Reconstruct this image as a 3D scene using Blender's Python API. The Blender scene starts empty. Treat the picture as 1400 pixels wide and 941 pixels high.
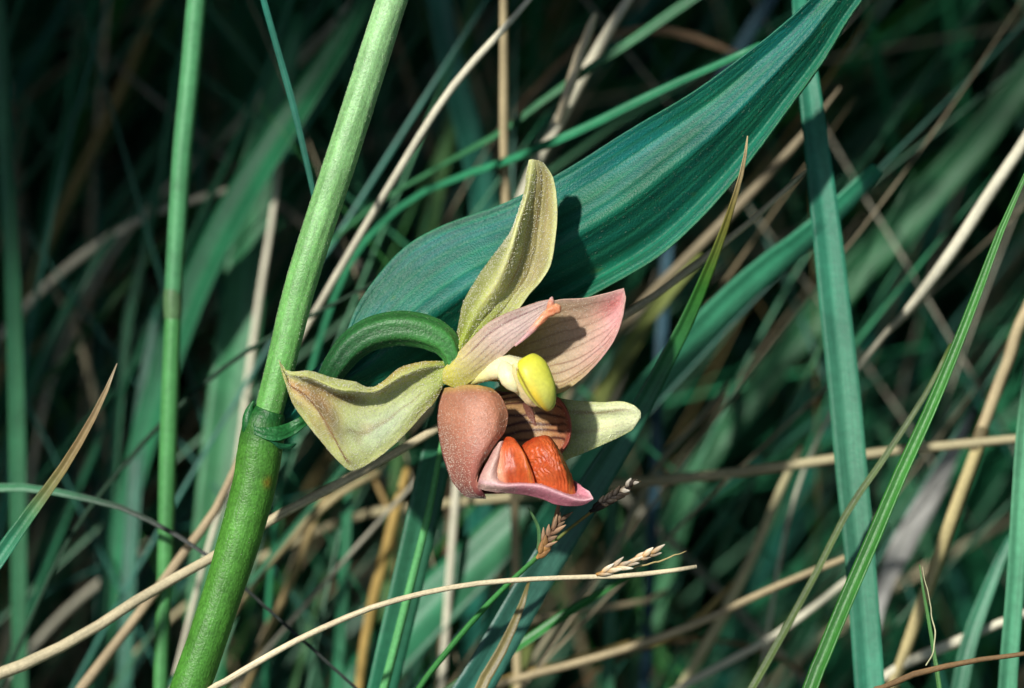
import bpy, math, random
import numpy as np
from mathutils import Vector

# ------------------------------------------------------------------ camera, light, exposure
scene = bpy.context.scene
PITCH = math.radians(30.0)
DIST = 0.50                      # metres from the lens to the flower
KPX = 0.100 / 1400.0             # metres for one pixel of the photograph at the flower
F = np.array([0.0, math.cos(PITCH), -math.sin(PITCH)])
U = np.array([0.0, math.sin(PITCH), math.cos(PITCH)])
R = np.array([1.0, 0.0, 0.0])
FOCUS = np.array([0.0, 0.0, 0.20])           # the flower, 20 cm above the ground
CAM = FOCUS - F * DIST

cam_d = bpy.data.cameras.new('camera')
cam_d.sensor_width = 36.0
cam_d.lens = 180.0
cam_d.clip_start = 0.01
cam_d.clip_end = 200.0
cam_d.dof.use_dof = True
cam_d.dof.focus_distance = DIST - 0.001
cam_d.dof.aperture_fstop = 18.0
cam_o = bpy.data.objects.new('camera', cam_d)
scene.collection.objects.link(cam_o)
cam_o.location = CAM
cam_o.rotation_euler = (math.pi / 2 - PITCH, 0, 0)
scene.camera = cam_o

SUN = -0.44 * R + 0.40 * U - 0.80 * F         # direction towards the sun
SUN = SUN / np.linalg.norm(SUN)
sun_el = math.asin(SUN[2])
world = bpy.data.worlds.new('World')
scene.world = world
world.use_nodes = True
wn = world.node_tree
sky = wn.nodes.new('ShaderNodeTexSky')
sky.sky_type = 'NISHITA'
sky.sun_disc = False
sky.sun_elevation = sun_el
sky.sun_rotation = math.atan2(SUN[0], SUN[1])
bg = wn.nodes['Background']
bg.inputs['Strength'].default_value = 0.075
wn.links.new(sky.outputs['Color'], bg.inputs['Color'])

sun_d = bpy.data.lights.new('sun', 'SUN')
sun_d.energy = 4.7
sun_d.angle = math.radians(2.5)
sun_d.color = (1.0, 0.965, 0.90)
sun_o = bpy.data.objects.new('sun', sun_d)
scene.collection.objects.link(sun_o)
sun_o.rotation_euler = Vector(SUN).to_track_quat('Z', 'Y').to_euler()
sun_o.location = (0, 0, 3)

scene.view_settings.view_transform = 'Standard'
scene.view_settings.look = 'None'
scene.view_settings.exposure = 0.12
scene.view_settings.gamma = 1.0
scene.view_settings.use_curve_mapping = False
scene.cycles.use_denoising = True
scene.cycles.max_bounces = 4
scene.cycles.diffuse_bounces = 3
scene.cycles.glossy_bounces = 2
scene.cycles.transmission_bounces = 2
scene.cycles.use_adaptive_sampling = True
scene.cycles.adaptive_threshold = 0.02
scene.cycles.transparent_max_bounces = 4

# ------------------------------------------------------------------ helpers
rng = np.random.default_rng(7)
random.seed(7)

def lin(c):
    c = np.asarray(c, float) / 255.0
    return np.where(c <= 0.04045, c / 12.92, ((c + 0.055) / 1.055) ** 2.4)

def W(p):
    """(px, py, z) -> world; z in photo pixels at the flower's scale, towards the viewer."""
    p = np.asarray(p, float)
    d = DIST - p[..., 2:3] * KPX
    s = KPX * d / DIST
    return CAM + F * d + R * ((p[..., 0:1] - 700) * s) + U * ((470.5 - p[..., 1:2]) * s)

def project(q):
    q = np.asarray(q, float) - CAM
    d = q @ F
    s = KPX * d / DIST
    return 700 + (q @ R) / s, 470.5 - (q @ U) / s, d

def cr(P, t):
    """Catmull-Rom through the rows of P at parameters t in 0..1 (uniform)."""
    P = np.asarray(P, float)
    n = len(P)
    E = np.concatenate([[2 * P[0] - P[1]], P, [2 * P[-1] - P[-2]]])
    x = np.clip(np.asarray(t, float), 0, 1) * (n - 1)
    i = np.minimum(x.astype(int), n - 2)
    f = (x - i).reshape((-1,) + (1,) * (P.ndim - 1))
    a, b, c, d = E[i], E[i + 1], E[i + 2], E[i + 3]
    return 0.5 * ((2 * b) + (-a + c) * f + (2 * a - 5 * b + 4 * c - d) * f ** 2 + (-a + 3 * b - 3 * c + d) * f ** 3)

def sm(a, b, x):
    t = np.clip((np.asarray(x, float) - a) / (b - a), 0, 1)
    return t * t * (3 - 2 * t)

def vnoise(x, y, seed=0):
    """smooth value noise on arrays, -1..1"""
    x = np.asarray(x, float); y = np.asarray(y, float)
    def h(i, j):
        v = np.sin(i * 127.1 + j * 311.7 + seed * 74.7) * 43758.5453
        return (v - np.floor(v)) * 2 - 1
    xi, yi = np.floor(x), np.floor(y)
    fx, fy = x - xi, y - yi
    fx = fx * fx * (3 - 2 * fx); fy = fy * fy * (3 - 2 * fy)
    a = h(xi, yi) * (1 - fx) + h(xi + 1, yi) * fx
    b = h(xi, yi + 1) * (1 - fx) + h(xi + 1, yi + 1) * fx
    return a * (1 - fy) + b * fy

def fbm(x, y, seed=0, n=3):
    s = 0; a = 1.0
    for k in range(n):
        s = s + a * vnoise(x * 2 ** k, y * 2 ** k, seed + k * 13); a *= 0.5
    return s / 1.75

def link(name, verts, faces, mat, parent=None, tint=None, uv=None, smooth=True):
    me = bpy.data.meshes.new(name)
    me.from_pydata(np.asarray(verts).tolist(), [], faces if isinstance(faces, list) else faces.tolist())
    if smooth:
        me.polygons.foreach_set('use_smooth', [True] * len(me.polygons))
    if tint is not None:
        a = me.color_attributes.new('tint', 'FLOAT_COLOR', 'POINT')
        t4 = np.ones((len(verts), 4)); t4[:, :3] = tint
        a.data.foreach_set('color', t4.ravel())
    if uv is not None:
        l = me.uv_layers.new(name='uv')
        li = np.zeros(len(me.loops), int); me.loops.foreach_get('vertex_index', li)
        l.data.foreach_set('uv', np.asarray(uv)[li].ravel())
    me.materials.append(mat)
    me.update()
    o = bpy.data.objects.new(name, me)
    scene.collection.objects.link(o)
    if parent is not None:
        o.parent = parent
        o.matrix_parent_inverse = parent.matrix_world.inverted()
    return o

def tag(o, label, cat, group=None, kind=None):
    if label: o['label'] = label
    if cat: o['category'] = cat
    if group: o['group'] = group
    if kind: o['kind'] = kind
    return o

def empty(name, loc, label, cat, group=None):
    o = bpy.data.objects.new(name, None)
    o.empty_display_size = 0.01
    o.location = loc
    scene.collection.objects.link(o)
    bpy.context.view_layer.update()
    return tag(o, label, cat, group)

# ------------------------------------------------------------------ materials
def plant_mat(name, rough=0.5, spec=0.4, grain=(2.5, 0.25), streak=0.0, streak_scale=(7, 0.12), bump=0.15,
              bump_scale=6.0, trans=0.2, sheen=0.0, speck=0.0, rough_var=0.1, sss=0.0):
    m = bpy.data.materials.new(name)
    m.use_nodes = True
    nt = m.node_tree; N = nt.nodes; L = nt.links
    bs = N['Principled BSDF']; out = N['Material Output']
    at = N.new('ShaderNodeAttribute'); at.attribute_name = 'tint'
    tc = N.new('ShaderNodeTexCoord')
    mp = N.new('ShaderNodeMapping'); mp.inputs['Scale'].default_value = (1000, 1000, 1000)   # millimetres
    L.new(tc.outputs['Object'], mp.inputs['Vector'])
    n1 = N.new('ShaderNodeTexNoise'); n1.inputs['Scale'].default_value = grain[0]; n1.inputs['Detail'].default_value = 2
    L.new(mp.outputs['Vector'], n1.inputs['Vector'])
    n2 = N.new('ShaderNodeTexNoise'); n2.inputs['Scale'].default_value = 0.22; n2.inputs['Detail'].default_value = 1
    L.new(mp.outputs['Vector'], n2.inputs['Vector'])
    def scaled(sock, amt):                   # 1 + amt * (noise - 0.5) * 2
        r = N.new('ShaderNodeMapRange')
        r.inputs['From Min'].default_value = 0.25; r.inputs['From Max'].default_value = 0.75
        r.inputs['To Min'].default_value = 1 - amt; r.inputs['To Max'].default_value = 1 + amt
        L.new(sock, r.inputs['Value']); return r.outputs['Result']
    def mul(a, b):
        x = N.new('ShaderNodeMath'); x.operation = 'MULTIPLY'; L.new(a, x.inputs[0]); L.new(b, x.inputs[1]); return x.outputs[0]
    fac = mul(scaled(n1.outputs['Fac'], grain[1]), scaled(n2.outputs['Fac'], 0.18))
    hgt = n1.outputs['Fac']
    if streak > 0:
        uvn = N.new('ShaderNodeUVMap'); uvn.uv_map = 'uv'
        mu = N.new('ShaderNodeMapping'); mu.inputs['Scale'].default_value = (streak_scale[0], streak_scale[1], 1)
        L.new(uvn.outputs['UV'], mu.inputs['Vector'])
        n3 = N.new('ShaderNodeTexNoise'); n3.inputs['Scale'].default_value = 1.0; n3.inputs['Detail'].default_value = 2
        L.new(mu.outputs['Vector'], n3.inputs['Vector'])
        fac = mul(fac, scaled(n3.outputs['Fac'], streak))
        ad = N.new('ShaderNodeMath'); ad.operation = 'ADD'
        L.new(n3.outputs['Fac'], ad.inputs[0]); L.new(n1.outputs['Fac'], ad.inputs[1]); hgt = ad.outputs[0]
    vm = N.new('ShaderNodeVectorMath'); vm.operation = 'SCALE'
    L.new(at.outputs['Color'], vm.inputs[0]); L.new(fac, vm.inputs['Scale'])
    col = vm.outputs['Vector']
    L.new(col, bs.inputs['Base Color'])
    bs.inputs['Roughness'].default_value = rough
    bs.inputs['Specular IOR Level'].default_value = spec
    if sheen: 
        bs.inputs['Sheen Weight'].default_value = sheen
        bs.inputs['Sheen Roughness'].default_value = 0.4
    if sss:
        bs.inputs['Subsurface Weight'].default_value = sss
        bs.inputs['Subsurface Radius'].default_value = (1.0, 0.7, 0.4)
        bs.inputs['Subsurface Scale'].default_value = 0.0006
    nb = N.new('ShaderNodeTexNoise'); nb.inputs['Scale'].default_value = bump_scale; nb.inputs['Detail'].default_value = 1
    L.new(mp.outputs['Vector'], nb.inputs['Vector'])
    a2 = N.new('ShaderNodeMath'); a2.operation = 'ADD'; L.new(hgt, a2.inputs[0]); L.new(nb.outputs['Fac'], a2.inputs[1])
    bp = N.new('ShaderNodeBump'); bp.inputs['Strength'].default_value = bump; bp.inputs['Distance'].default_value = 0.0001
    L.new(a2.outputs[0], bp.inputs['Height']); L.new(bp.outputs['Normal'], bs.inputs['Normal'])
    if trans > 0:
        tr = N.new('ShaderNodeBsdfTranslucent'); L.new(col, tr.inputs['Color'])
        mx = N.new('ShaderNodeMixShader'); mx.inputs[0].default_value = trans
        L.new(bs.outputs[0], mx.inputs[1]); L.new(tr.outputs[0], mx.inputs[2]); L.new(mx.outputs[0], out.inputs['Surface'])
    return m

M = {}
M['grass'] = plant_mat('grass_blade_skin', rough=0.42, spec=0.4, grain=(1.5, 0.12), streak=0.18, bump=0.2, trans=0.22)
M['straw'] = plant_mat('dry_straw', rough=0.6, spec=0.25, grain=(3, 0.15), streak=0.28, streak_scale=(9, 0.10), bump=0.35, trans=0.12)
M['sepal'] = plant_mat('sepal_skin', rough=0.48, spec=0.45, grain=(5, 0.16), bump=0.5, bump_scale=9, trans=0.3)
M['petal'] = plant_mat('petal_skin', rough=0.5, spec=0.4, grain=(4, 0.14), bump=0.25, bump_scale=8, trans=0.33)
M['lip'] = plant_mat('lip_skin', rough=0.42, spec=0.5, grain=(4, 0.16), bump=0.45, bump_scale=8, trans=0.15)
M['callus'] = plant_mat('callus_skin', rough=0.42, spec=0.35, grain=(2, 0.2), bump=0.2, bump_scale=5, trans=0.0, sss=0.5)
M['cap'] = plant_mat('anther_skin', rough=0.45, spec=0.4, grain=(3, 0.08), bump=0.15, trans=0.0, sss=0.35)
M['stem'] = plant_mat('stem_skin', rough=0.45, spec=0.45, grain=(3.2, 0.22), streak=0.22, streak_scale=(3, 0.12), bump=0.4, bump_scale=6, trans=0.0, sss=0.25)
M['sheath'] = plant_mat('sheath_skin', rough=0.46, spec=0.4, grain=(3.4, 0.3), streak=0.16, streak_scale=(4, 0.3), bump=0.45, bump_scale=5, trans=0.0)
M['leaf'] = plant_mat('leaf_skin', rough=0.44, spec=0.35, grain=(6, 0.16), streak=0.28, streak_scale=(3.0, 0.05), bump=0.55, bump_scale=7, trans=0.15)
M['hair'] = plant_mat('gland_hair_skin', rough=0.12, spec=1.0, grain=(3, 0.1), bump=0.0, trans=0.15)

def soil_mat():
    m = bpy.data.materials.new('wet_soil'); m.use_nodes = True
    nt = m.node_tree; N = nt.nodes; L = nt.links; bs = N['Principled BSDF']
    tc = N.new('ShaderNodeTexCoord')
    n = N.new('ShaderNodeTexNoise'); n.inputs['Scale'].default_value = 90; n.inputs['Detail'].default_value = 8
    L.new(tc.outputs['Object'], n.inputs['Vector'])
    r = N.new('ShaderNodeValToRGB'); r.color_ramp.elements[0].color = (0.006, 0.005, 0.004, 1); r.color_ramp.elements[1].color = (0.045, 0.034, 0.022, 1)
    r.color_ramp.elements[0].position = 0.35; r.color_ramp.elements[1].position = 0.75
    L.new(n.outputs['Fac'], r.inputs['Fac']); L.new(r.outputs['Color'], bs.inputs['Base Color'])
    bs.inputs['Roughness'].default_value = 0.9
    b = N.new('ShaderNodeBump'); b.inputs['Strength'].default_value = 0.8; b.inputs['Distance'].default_value = 0.004
    L.new(n.outputs['Fac'], b.inputs['Height']); L.new(b.outputs['Normal'], bs.inputs['Normal'])
    return m
M['soil'] = soil_mat()
def tussock_mat():
    m = bpy.data.materials.new('tussock_grass_skin'); m.use_nodes = True
    nt = m.node_tree; a = nt.nodes.new('ShaderNodeAttribute'); a.attribute_name = 'tint'
    b = nt.nodes['Principled BSDF']; b.inputs['Roughness'].default_value = 0.55; b.inputs['Specular IOR Level'].default_value = 0.3
    nt.links.new(a.outputs['Color'], b.inputs['Base Color'])
    return m
M['tussock'] = tussock_mat()

# ------------------------------------------------------------------ shape builders
def sheet(name, rows, mat, parent, nu=60, nv=80, thick=4.0, disp=None, color=None, pinch=True):
    """A curved thin organ: rows[v][u] = (px, py, z); returns the object and its front grid for scattering."""
    P = np.asarray(rows, float)
    tu = np.linspace(0, 1, nu); tv = np.linspace(0, 1, nv)
    G = cr(P, tv)                                       # nv x C x 3
    G = np.stack([cr(G[i], tu) for i in range(nv)])     # nv x nu x 3
    uu, vv = np.meshgrid(tu, tv)
    Q = W(G)
    du = np.gradient(Q, axis=1); dv = np.gradient(Q, axis=0)
    n = np.cross(du, dv); n /= (np.linalg.norm(n, axis=2, keepdims=True) + 1e-12)
    flip = -np.sign(np.nansum(n @ F)) or 1
    n = n * flip
    rw = np.linalg.norm(np.diff(Q, axis=1), axis=2).sum(1)
    fade = np.clip(rw / (0.35 * rw.max()), 0, 1)[:, None]          # organs run out smoothly at their narrow ends
    if disp is not None:
        Q = Q + n * ((disp(uu, vv) * fade)[..., None] * KPX)
        du = np.gradient(Q, axis=1); dv = np.gradient(Q, axis=0)
        n = np.cross(du, dv); n /= (np.linalg.norm(n, axis=2, keepdims=True) + 1e-12); n = n * flip
    e = np.minimum(np.minimum(uu, 1 - uu) * nu, np.minimum(vv, 1 - vv) * nv)
    th = thick * KPX * (0.35 + 0.65 * np.clip(e / 4.0, 0, 1)) * (0.25 + 0.75 * fade)
    front = Q; back = Q - n * th[..., None]
    idx = np.arange(nu * nv).reshape(nv, nu); off = nu * nv
    a, b, c, d = idx[:-1, :-1], idx[:-1, 1:], idx[1:, 1:], idx[1:, :-1]
    ff = np.stack([a, b, c, d], -1).reshape(-1, 4); fb = ff[:, ::-1] + off
    ring = np.concatenate([idx[0, :], idx[1:, -1], idx[-1, -2::-1], idx[-2:0:-1, 0]])
    r2 = np.roll(ring, -1)
    fr = np.stack([r2, ring, ring + off, r2 + off], -1)
    faces = np.concatenate([ff, fb, fr])
    if flip < 0: faces = faces[:, ::-1]
    verts = np.concatenate([front.reshape(-1, 3), back.reshape(-1, 3)])
    col = color(uu, vv).reshape(-1, 3) if color is not None else np.tile([0.2, 0.4, 0.2], (nu * nv, 1))
    lu = np.linalg.norm(np.diff(Q, axis=1), axis=2).sum(1).mean() * 1000
    lv = np.linalg.norm(np.diff(Q, axis=0), axis=2).sum(0).mean() * 1000
    uv = np.stack([uu * lu, vv * lv], -1).reshape(-1, 2)
    o = link(name, verts, faces, mat, parent, np.concatenate([col, col]), np.concatenate([uv, uv]))
    return o, (Q, n, col.reshape(nv, nu, 3))

def tube(name, path, mat, parent=None, color=None, nseg=60, sides=20, ridge=(0, 0), flat=1.0, cap=True, tint=(0.2, 0.4, 0.15), disp=None, world_pts=None, radii=None):
    """path: (px, py, z, r) in photo pixels."""
    if world_pts is None:
        A = np.asarray(path, float)
        t = np.linspace(0, 1, nseg)
        C = cr(A, t)
        pts = W(C[:, :3]); rad = np.maximum(C[:, 3], 0.2) * KPX
    else:
        t = np.linspace(0, 1, nseg); pts = cr(world_pts, t); rad = cr(np.asarray(radii)[:, None], t)[:, 0]
    T = np.gradient(pts, axis=0); T /= np.linalg.norm(T, axis=1, keepdims=True)
    S = np.cross(T, F); S /= np.linalg.norm(S, axis=1, keepdims=True) + 1e-12
    Nn = np.cross(S, T)
    ang = np.linspace(0, 2 * np.pi, sides, endpoint=False)
    aa, tt = np.meshgrid(ang, t)
    k = 1 + ridge[1] * np.cos(ridge[0] * aa)
    if disp is not None: k = k + disp(aa / (2 * np.pi), tt)
    V = pts[:, None, :] + (rad[:, None] * k)[..., None] * (np.cos(aa)[..., None] * S[:, None, :] + flat * np.sin(aa)[..., None] * Nn[:, None, :])
    idx = np.arange(nseg * sides).reshape(nseg, sides)
    a = idx[:-1]; b = np.roll(idx, -1, 1)[:-1]; c = np.roll(idx, -1, 1)[1:]; d = idx[1:]
    faces = np.stack([a, b, c, d], -1).reshape(-1, 4).tolist()
    faces.append(idx[0][::-1].tolist()); faces.append(idx[-1].tolist())
    col = color(aa / (2 * np.pi), tt).reshape(-1, 3) if color is not None else np.tile(tint, (nseg * sides, 1))
    ln = np.concatenate([[0], np.cumsum(np.linalg.norm(np.diff(pts, axis=0), axis=1))]) * 1000
    uv = np.stack([np.abs(aa - np.pi) / np.pi * rad.mean() * 3141, np.repeat(ln[:, None], sides, 1)], -1).reshape(-1, 2)
    o = link(name, V.reshape(-1, 3), faces, mat, parent, col, uv)
    return o, (V, (np.cos(aa)[..., None] * S[:, None, :] + np.sin(aa)[..., None] * Nn[:, None, :]), col.reshape(nseg, sides, 3))

ICO_V = []
_p = (1 + 5 ** 0.5) / 2
for s1 in (-1, 1):
    for s2 in (-1, 1):
        ICO_V += [(0, s1, s2 * _p), (s1, s2 * _p, 0), (s2 * _p, 0, s1)]
ICO_V = np.array(ICO_V) / math.sqrt(1 + _p * _p)
def _ico_faces():
    fs = []
    for i in range(12):
        for j in range(i + 1, 12):
            for k in range(j + 1, 12):
                e = [np.linalg.norm(ICO_V[a] - ICO_V[b]) for a, b in ((i, j), (j, k), (i, k))]
                if max(e) < 1.1:
                    c = ICO_V[i] + ICO_V[j] + ICO_V[k]
                    if np.dot(np.cross(ICO_V[j] - ICO_V[i], ICO_V[k] - ICO_V[i]), c) > 0: fs.append((i, j, k))
                    else: fs.append((i, k, j))
    return np.array(fs)
ICO_F = _ico_faces()

def hairs(grid, parent, count, size=(0.5, 0.95), light=0.5, mask=None, name='glandular_hairs'):
    """tiny bead-tipped hairs on an organ's visible face"""
    Q, n, col = grid
    nv, nu = Q.shape[:2]
    ar = np.linalg.norm(np.cross(Q[1:, :-1] - Q[:-1, :-1], Q[:-1, 1:] - Q[:-1, :-1]), axis=2).ravel()
    cell = rng.choice(ar.size, count, p=ar / ar.sum()); i, j = cell // (nu - 1), cell % (nu - 1)
    if mask is not None:
        keep = rng.random(count) < mask(j / nu, i / nv); i, j = i[keep], j[keep]
    f = rng.random((len(i), 1))
    p = Q[i, j] * (1 - f) + Q[i + 1, j + 1] * f
    r = rng.uniform(size[0], size[1], len(i)) * KPX
    p = p + n[i, j] * (r * 0.6)[:, None]
    V = p[:, None, :] + ICO_V[None] * r[:, None, None]
    faces = (ICO_F[None] + (np.arange(len(i)) * 12)[:, None, None]).reshape(-1, 3)
    c = col[i, j] * (1 - light) + light * np.array([0.9, 0.88, 0.74])  # bead colour whitened to paint in the sparkle
    o = link(name, V.reshape(-1, 3), faces, M['hair'], parent, np.repeat(c, 12, 0))
    o['kind'] = 'stuff'
    return o

def to_ground(pts, wid, cols, rise=0.03):
    """carry a blade on from its lower end to its root in the soil"""
    pts = [np.array(p) for p in pts]
    if pts[0][2] < pts[-1][2]:
        pts.reverse(); wid = wid[::-1]; cols = cols[::-1]
    pts = list(pts); wid = list(wid); cols = list(cols)
    e = pts[-1]; t = e - pts[-2]; t = t / np.linalg.norm(t)
    if t[2] > -0.15: t[2] = -0.15; t /= np.linalg.norm(t)
    h = e[2]
    hor = np.array([t[0], t[1], 0.0]); hl = np.linalg.norm(hor)
    reach = min(0.9 * h, h * hl / max(-t[2], 0.2) * 0.5)
    g = e + (hor / hl * reach if hl > 1e-6 else 0); g[2] = -0.004
    c1 = e + t * h * 0.35; c2 = g + np.array([0, 0, h * 0.4])
    for f in (0.2, 0.4, 0.6, 0.8, 1.0):
        q = (1 - f) ** 3 * e + 3 * (1 - f) ** 2 * f * c1 + 3 * (1 - f) * f * f * c2 + f ** 3 * g
        pts.append(q); wid.append(wid[-1]); cols.append(cols[-1])
    return np.array(pts), np.array(wid), np.array(cols)

def ribbon(pts, wid, cols, roll=0.0, fold=0.12, thick=0.00022, nseg=70, wob=0.0, seed=0, m=7):
    t = np.linspace(0, 1, nseg)
    # even spacing along the path
    seg = np.concatenate([[0], np.cumsum(np.linalg.norm(np.diff(pts, axis=0), axis=1))]); seg /= seg[-1]
    key = np.linspace(0, 1, len(pts))
    par = np.interp(t, seg, key)
    C = cr(pts, par); w = np.maximum(cr(np.asarray(wid)[:, None], par)[:, 0], 1e-5); col = np.clip(cr(np.asarray(cols), par), 0, 1)
    T = np.gradient(C, axis=0); T /= np.linalg.norm(T, axis=1, keepdims=True)
    S = np.cross(T, F); S /= np.linalg.norm(S, axis=1, keepdims=True) + 1e-12
    Nn = np.cross(S, T); Nn *= -np.sign((Nn @ F))[:, None]
    rr = roll + wob * vnoise(t * 4, t * 0 + seed, seed)
    cs, sn = np.cos(rr)[:, None], np.sin(rr)[:, None]
    S2 = cs * S + sn * Nn; N2 = -sn * S + cs * Nn
    w = w / np.maximum(np.abs(np.cos(rr)), 0.35)
    w = w * (1 + 0.05 * vnoise(t * 9, t * 0 + seed + 5, seed))
    us = np.linspace(-1, 1, m)
    ku = np.abs(us)
    prof_t = fold * ku + 0.02 * np.sin(us * 7)
    top = C[:, None] + S2[:, None] * (w[:, None] * 0.5 * us)[..., None] + N2[:, None] * (w[:, None] * prof_t)[..., None]
    thk = thick * (1.05 - 0.75 * us ** 2) * np.ones((nseg, 1)) * np.minimum(1, w[:, None] / 0.0006)
    bot = top - N2[:, None] * thk[..., None]
    V = np.concatenate([top, bot[:, ::-1]], 1)
    k = 2 * m
    idx = np.arange(nseg * k).reshape(nseg, k)
    a = idx[:-1]; b = np.roll(idx, -1, 1)[:-1]; c = np.roll(idx, -1, 1)[1:]; d = idx[1:]
    faces = np.stack([a, b, c, d], -1).reshape(-1, 4).tolist()
    faces.append(idx[0][::-1].tolist()); faces.append(idx[-1].tolist())
    ln = t * np.linalg.norm(np.diff(C, axis=0), axis=1).sum() * 1000
    uu = np.concatenate([us, us[::-1]]) * 0.5
    uv = np.stack([uu[None] * w[:, None] * 1000, np.repeat(ln[:, None], k, 1)], -1).reshape(-1, 2)
    # weathering along the blade: yellowed stretches, small dark spots
    yel = np.clip(vnoise(t * 5 + seed, t * 0 + seed, 11), 0, 1)[:, None] * 0.30
    col = col * (1 - yel) + (col.mean(1, keepdims=True) * np.array([1.15, 1.15, 0.55])) * yel
    col = col * (1 + 0.16 * vnoise(t * 11 + seed, t * 0 + 2, 12))[:, None]
    tint = np.repeat(col[:, None], k, 1)
    half = 1 + 0.10 * np.sign(math.sin(seed * 5)) * np.tanh(3 * np.concatenate([us, us[::-1]]))  # one half of the blade lighter than the other
    tint = tint * half[None, :, None]
    # margin and midrib differ a little from the lamina
    tone = 1 + 0.22 * np.exp(-(np.concatenate([us, us[::-1]]) / 0.12) ** 2)
    tint = tint * tone[None, :, None]
    return V.reshape(-1, 3), faces, tint.reshape(-1, 3), uv

bid = [0]
def blade(label, path, z, color, cat='grass blade', name='grass_blade', roll=None, fold=0.14, root=True, ext=True, straw=False, group=None, col_end=None, parent=None, wob=0.25, nseg=80):
    """path: (px, py, width_px) from one end to the other; z: depth at the ends in mm behind the flower."""
    bid[0] += 1; sd = bid[0] * 3.7
    A = np.asarray(path, float); n = len(A)
    zs = np.linspace(z[0], z[-1], n) if len(z) == 2 else np.interp(np.linspace(0, 1, n), np.linspace(0, 1, len(z)), z)
    zp = -zs / 1000.0 / KPX
    pts = W(np.stack([A[:, 0], A[:, 1], zp], -1))
    d = DIST - zp * KPX
    wid = A[:, 2] * KPX * d / DIST * (0.76 if straw else 0.92)
    c0 = lin(color); c1 = lin(col_end) if col_end is not None else c0
    if np.ndim(c0) == 2: cols = np.stack([np.interp(np.linspace(0, 1, n), np.linspace(0, 1, len(c0)), c0[:, k]) for k in range(3)], -1)
    else: cols = np.linspace(0, 1, n)[:, None] * (c1 - c0) + c0
    if root: pts, wid, cols = to_ground(pts, wid, cols)
    if roll is None: roll = random.uniform(-0.15, 0.5)
    if straw:
        ns = nseg
        t = np.linspace(0, 1, ns); seg = np.concatenate([[0], np.cumsum(np.linalg.norm(np.diff(pts, axis=0), axis=1))]); seg /= seg[-1]
        par = np.interp(t, seg, np.linspace(0, 1, len(pts)))
        C = cr(pts, par); rr = np.maximum(cr(np.asarray(wid)[:, None], par)[:, 0], 2e-5) * 0.5; cc = np.clip(cr(cols, par), 0, 1)
        rr = rr * (1 + 0.06 * vnoise(t * 14, t * 0 + sd, 1))
        C = C + (R[None] * vnoise(t * 8, t * 0 + sd, 3)[:, None] + U[None] * vnoise(t * 8, t * 0 + sd, 4)[:, None]) * 0.00012
        o, _ = tube(name, None, M['straw'], parent, color=lambda a, tt: np.repeat(cc[:, None], 10, 1), nseg=ns, sides=10, world_pts=C, radii=rr, ridge=(5, 0.06), flat=0.8)
    else:
        V, f, ti, uv = ribbon(pts, wid, cols, roll, fold, nseg=nseg, wob=wob, seed=sd)
        o = link(name, V, f, M['grass'], parent, ti, uv)
    if parent is None: tag(o, label, cat, group)
    return o

# ------------------------------------------------------------------ ground
def build_ground():
    n = 90
    xs = np.concatenate([[-30, -8, -2], np.linspace(-0.8, 1.2, n), [3, 9, 30]])
    ys = np.concatenate([[-30, -8, -2], np.linspace(-0.6, 1.4, n), [3, 9, 40]])
    X, Y = np.meshgrid(xs, ys)
    Z = 0.006 * fbm(X * 14, Y * 14, 3) - 0.004
    idx = np.arange(X.size).reshape(X.shape)
    f = np.stack([idx[:-1, :-1], idx[:-1, 1:], idx[1:, 1:], idx[1:, :-1]], -1).reshape(-1, 4)
    o = link('ground', np.stack([X, Y, Z], -1).reshape(-1, 3), f, M['soil'])
    tag(o, 'dark wet soil under the grass', None, None, 'structure')
build_ground()

# ------------------------------------------------------------------ the orchid
def mixc(a, b, t):
    t = np.asarray(t)[..., None]
    return a * (1 - t) + b * t

def line(x, c, w):
    return np.exp(-((x - c) / w) ** 2)

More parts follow.
